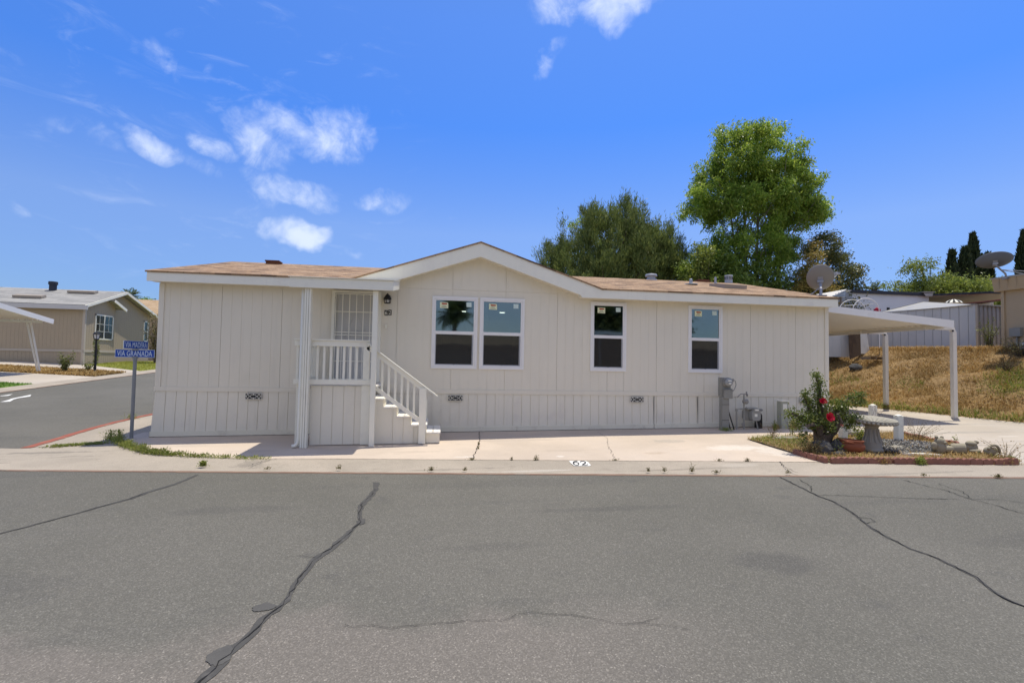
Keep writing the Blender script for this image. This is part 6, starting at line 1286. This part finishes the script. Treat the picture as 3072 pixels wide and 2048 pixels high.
def lumps(lobes, n, r, seed, low=-.55, jit=.25):
    """break big crown lobes into many smaller boughs sitting on their surface"""
    rng = np.random.default_rng(seed); L = np.array(lobes, float); vol = L[:, 3]*L[:, 5]; out = []
    for i in rng.choice(len(L), n, p=vol/vol.sum()):
        while True:
            d = rng.normal(size=3); d /= np.linalg.norm(d)
            if d[2] > low and d[1] < .6: break
        c = L[i, :3]+d*L[i, 3:]*rng.uniform(.80, 1.02); k = r*rng.uniform(1-jit, 1+jit); out.append((c[0], c[1], c[2], k, k, k*rng.uniform(.9, 1.35)))
    return out
g_big = leafmat('ash leaves', [(.13,.24,.03),(.21,.34,.045),(.32,.43,.07),(.16,.28,.035),(.42,.50,.10)], .40, .52)
g_pine = leafmat('pine needles', [(.08,.13,.035),(.14,.195,.05),(.20,.25,.07),(.10,.15,.04),(.27,.31,.09)], .55, .28)
g_dark = leafmat('dark leaves', [(.07,.095,.028),(.11,.135,.035),(.16,.17,.05),(.20,.18,.06)], .4, .3)
g_mid = leafmat('mid green leaves', [(.09,.16,.03),(.15,.23,.04),(.21,.29,.055),(.12,.19,.03)], .42, .42)
g_orange = leafmat('amber leaves', [(.30,.22,.05),(.38,.28,.07),(.24,.23,.05),(.44,.34,.1)], .45, .3)
g_cyp = leafmat('cypress scales', [(.02,.04,.015),(.03,.05,.018),(.045,.065,.022)], .6, .1)
g_will = leafmat('pale green leaves', [(.16,.22,.035),(.22,.28,.05),(.28,.33,.07),(.12,.18,.03)], .45, .4)
m1 = 1/39.2
BIG = [(0,0,11.9,2.3,2.2,2.0),(-1.9,0,10.4,1.5,1.7,1.8),(1.8,0,10.2,1.8,1.8,2.0),(0,0,9.0,2.6,2.2,1.9),(2.9,0,9.0,1.0,1.2,1.1),(-2.9,.3,8.9,.9,1.0,.7),(-.6,0,12.9,.7,.8,.8),(.9,0,12.9,.7,.8,.8),(-.2,-.2,6.3,2.7,2.0,1.5),(-2.9,-.5,5.4,1.3,1.3,1.2)]
tree('tall bright green spreading tree with drooping leaves, highest of the trees behind the home', (23.66,15.6,.8), BIG+lumps(BIG, 70, .55, 31),
     g_big, 860, 112, .40, .21, .068, 1.0, [(-1.3,0,9.5),(-.4,.3,11.5),(.5,0,11.8),(1.5,.2,9.5),(2.2,0,8.0)], bark=m_bark2, shell=.62, seed=3, tr_r=.12, rag=.13, fill=120)
PINE = [(0,0,6.3,3.4,2.6,2.5),(-2.0,0,5.5,1.9,2.0,2.2),(2.2,0,5.8,2.1,2.0,2.2),(.2,0,8.6,1.9,1.8,1.2),(-3.2,0,5.1,.8,1.1,1.7),(3.6,0,6.4,.7,.8,1.5),(0,-1.0,4.4,3.2,1.8,1.2)]
tree('broad dark pine tree behind the gable, left of the tall green tree', (15.6,17.2,.2), PINE+[(3.4,0,7.0,1.0,1.1,1.6)]+[(a_, b_, c_+.25, d_*.8, e_*.8, f_*1.5) for a_, b_, c_, d_, e_, f_ in lumps(PINE, 84, .46, 55, -.4, .35)],
     g_pine, 1250, 84, .25, .27, .036, 0, [(0,0,7.5)], 'pine_tree', shell=.72, seed=5, upw=1.2, tr_r=.28, flat=1.8, rag=.13, fill=200)
tree('light leaved tree whose tips rise above the dark pine', (16.2,20.5,.2), [(-1.5,0,9.1,.8,.8,.9),(-.3,0,9.7,1.0,.8,.9),(.9,0,9.6,.9,.8,.8),(2.3,0,9.0,.9,.8,.9),(-2.7,0,8.2,.6,.6,.7),(3.6,0,8.4,.7,.7,.6),(0,0,8,3,1.5,1)],
     g_big, 70, 70, .42, .20, .10, .3, [(0,0,8.8),(-1.2,0,8.4),(1.6,0,8.6)], shell=.3, seed=8, tr_r=.12)
tree('dark bushy evergreen tree behind the satellite dish', (27.0,14.6,1.2), [(.3,0,4.6,1.7,1.6,2.2),(1.3,0,4.4,1.0,1.2,1.9),(-1.5,0,3.4,1.6,1.5,1.6),(.5,0,6.2,.8,.8,1.0),(-.2,-.5,3.0,2.3,1.3,1.3)],
     g_dark, 230, 130, .42, .15, .07, .3, [(0,0,5.5),(.8,0,4.5)], shell=.7, seed=9, tr_r=.16)
tree('amber leaved shrub in front of the dark evergreen by the dish', (25.6,13.0,1.2), [(0,0,4.9,.55,.6,1.3),(-.2,0,3.6,.7,.7,1.2),(.6,-.2,3.4,.6,.6,.8)],
     g_orange, 60, 120, .34, .13, .06, .3, [(0,0,4.8)], 'tall_shrub', 'shrub', shell=.5, seed=10, tr_r=.07)
tree('shady mid green bush below the tall green tree', (21.0,14.4,.8), [(0,0,4.4,1.9,1.4,1.7),(1.8,0,4.2,1.8,1.2,1.6),(-1.4,-.2,4.3,.9,1,1.5)],
     g_mid, 170, 130, .5, .2, .08, .6, [(0,0,4.2),(1.5,0,3.8)], 'tall_shrub', 'shrub', shell=.5, seed=12, tr_r=.1)
tree('yellow green shoots leaning left below the tall tree in front of the pine', (19.4,13.6,.8), [(0,0,5.6,.5,.5,1.0),(.5,0,4.5,.9,.7,.8),(-.3,0,4.4,.5,.5,.6),(.9,0,3.4,1.2,.8,.8)],
     g_will, 46, 90, .38, .2, .08, .8, [(.1,0,5.6),(.6,0,4.2)], 'tall_shrub', 'shrub', shell=.3, seed=13, tr_r=.06)
tree('small dark pine tip left of the big pine, over the gable', (11.3,22.0,.2), [(0,0,5.6,.35,.5,.7),(.9,0,5.2,.4,.5,.7),(.4,0,4.2,1.2,.8,.9)],
     g_pine, 40, 110, .4, .3, .03, 0, [(.2,0,5.6)], 'pine_tree', shell=.5, seed=14, upw=.9, tr_r=.1, flat=1.3)
tree('round green bush behind the roof corner below the dish', (27.9,15.5,1.4), [(0,0,3.7,.9,.9,1.2),(1.0,0,3.0,1.0,.9,.9),(2.2,0,2.7,.8,.8,.7)], g_big, 60, 110, .4, .16, .08, .3, [(0,0,3.6)], 'tall_shrub', 'shrub', shell=.6, seed=15, tr_r=.08)
tree('feathery pale green tree above the shed, in front of the cypresses', (40.2,19.0,1.6), [(0,0,4.3,2.6,2.0,1.5),(-1.7,0,5.5,.7,.9,1.5),(1.6,0,4.2,1.6,1.4,1.3),(-3.0,0,4.2,.9,1.0,1.1),(.2,0,5.0,.9,1.0,1.1),(3.4,0,4.0,1.1,1.2,1.3)],
     g_will, 250, 90, .5, .24, .07, .8, [(0,0,6),(-1.5,0,6.5),(1.6,0,5.8)], shell=.45, seed=16, tr_r=.14)
def cypress(label, base, hgt, r, seed):
    rng = np.random.default_rng(seed); n = int(2600*hgt/12); t = thing('cypress_tree', label, 'cypress', base); u_ = rng.uniform(size=n)**.8; a = rng.uniform(0, 2*PI, n)
    rr = r*np.clip(1.25*(1-u_)**.62, 0, 1)*np.clip(.55+u_*3, 0, 1)*rng.uniform(.75, 1.05, n)*(1+.12*np.sin(3*a+9*u_)); P = np.array(base)+np.stack([rr*np.cos(a), rr*np.sin(a), u_*hgt], 1)
    quads_np('crown', leaf_quads(P, np.stack([np.cos(a)*.35, np.sin(a)*.35, np.ones(n)], 1)+rng.normal(0, .15, (n, 3)), rng.uniform(.4, .8, n), rng.uniform(.16, .3, n), rng=rng), g_cyp, t)
    mb = MB(); mb.tube([base, (base[0], base[1], base[2]+hgt*.9)], [.2, .04], 8); mb.build('trunk', m_bark, t); return t
for lb, b_, hh_, r_c in (('leftmost dark cypress of the five above the pale green tree', (65.3,40.2,2.5), 12.0, .80), ('second cypress from the left, broad and pointed, above the pale green tree', (66.75,39.9,2.5), 12.4, 1.15), ('tallest slim cypress in the middle of the five above the pale green tree', (68.6,40.5,2.5), 14.3, .95), ('short dark cypress right of the tallest, above the pale green tree', (70.3,40.8,2.5), 11.8, .62), ('forked looking short cypress behind the wide dark dish', (71.5,41.2,2.5), 12.2, .8), ('lone tall cypress at the right edge behind the tan home roof', (73.3,38.6,2.5), 14.4, 1.15), ('slim cypress tip cut by the right edge of the photo', (75.0,37.8,2.5), 11.0, .6)):
    cypress(lb, b_, hh_, r_c, int(b_[0]*10))
def palm(label, base, hgt, fr, nf, seed, tr_r=.28, droop=1.):
    rng = np.random.default_rng(seed); t = thing('palm_tree', label, 'palm', base); mb = MB(); mb.tube([base, (base[0], base[1], base[2]+hgt*.5), (base[0]+.1, base[1], base[2]+hgt)], [tr_r*1.25, tr_r, tr_r*.8], 10); mb.build('trunk', m_bark, t)
    q = []; top = np.array([base[0]+.1, base[1], base[2]+hgt])
    for k in range(nf):
        a = rng.uniform(0, 2*PI); e = rng.uniform(-.5, 1.3); d = np.array([math.cos(a)*math.cos(e), math.sin(a)*math.cos(e), math.sin(e)]); m_ = 26; s_ = np.linspace(.15, 1, m_)[:, None]
        P = top+d*fr*s_-np.array([0,0,1.])*(s_**2)*fr*.35*droop*max(.2, math.cos(e)); side = np.cross(d, [0,0,1.]); side /= np.linalg.norm(side)+1e-9
        for sg in (-1, 1): q.append(leaf_quads(P, d*.6+side*sg+[0,0,-.25]+rng.normal(0, .08, (m_, 3)), fr*.32*np.sin(np.pi*(.2+.75*s_[:, 0])), fr*.04, rng=rng))
    quads_np('fronds', np.concatenate(q), g_palm, t); return t
g_palm = leafmat('palm fronds', [(.08,.12,.025),(.13,.17,.04),(.17,.20,.06)], .5, .3)
palm('small fan palm on the skyline right of the dish', (56.6,42.0,2), 8.1, 1.25, 30, 4, .38, .5)
palm('palm crown behind the taupe home roof at the left', (-27.2,48.4,.5), 6.6, 1.15, 26, 6, .2)
palm('tall palm across the street seen mirrored in the left window pane', (7.0,-31,-1), 5.7, 1.75, 80, 7, .22)
tree('tree across the street seen mirrored in the right window panes', (13.5,-27,-1), [(3.2,3,3.8,1.9,1.6,2.2),(4,3,6.4,2.6,2,2.2),(8.8,4,4.8,1.0,1,2.6),(8.4,4,7.0,2.0,1.6,1.5)], g_dark, 170, 110, .7, .35, .16, .4, [(0,0,6)], shell=.4, seed=20)
tree('low green treetop behind the taupe home roof left of the corner', (-25.2,48.5,.5), [(0,0,5.7,1.4,1,.7),(1.8,0,5.6,1.1,1,.6)], g_big, 40, 60, .5, .25, .12, .3, [(0,0,4.6)], shell=.4, seed=21)
tree('small green treetop on the skyline left of the fan palm', (50,40,2), [(0,0,6.9,1.6,1.2,.8)], g_big, 26, 60, .5, .3, .14, .3, [(0,0,6)], shell=.4, seed=22)
# distant hills
hm = MB(); nA = 90; rng = random.Random(2); prof = [.35+.3*math.sin(.21*k)+.18*math.sin(.57*k+1)+.06*rng.random() for k in range(nA+1)]
for k in range(nA+1):
    a = math.radians(-60+150*k/nA); d = 640
    for dd, zf in ((-140, 0.), (0, 1.), (160, .6)): hm.v.append((CAM.x+(d+dd)*math.sin(a), CAM.y+(d+dd)*math.cos(a), -5 if zf == 0 else ((76+7*prof[k]) if 52 < k < 68 else 45)*zf*(1 if k > 52 else .1)))
for k in range(nA):
    for j in range(2): hm.f.append([3*k+j, 3*k+3+j, 3*k+4+j, 3*k+1+j]); hm.mi.append(0)
m_far = mat('scrub hills', (.16,.15,.13), .95, .25, .03, .4, stain=((.07,.085,.05), .8, .05)); structure(hm.build('hills', m_far, org=(0,0,0), smooth=True))
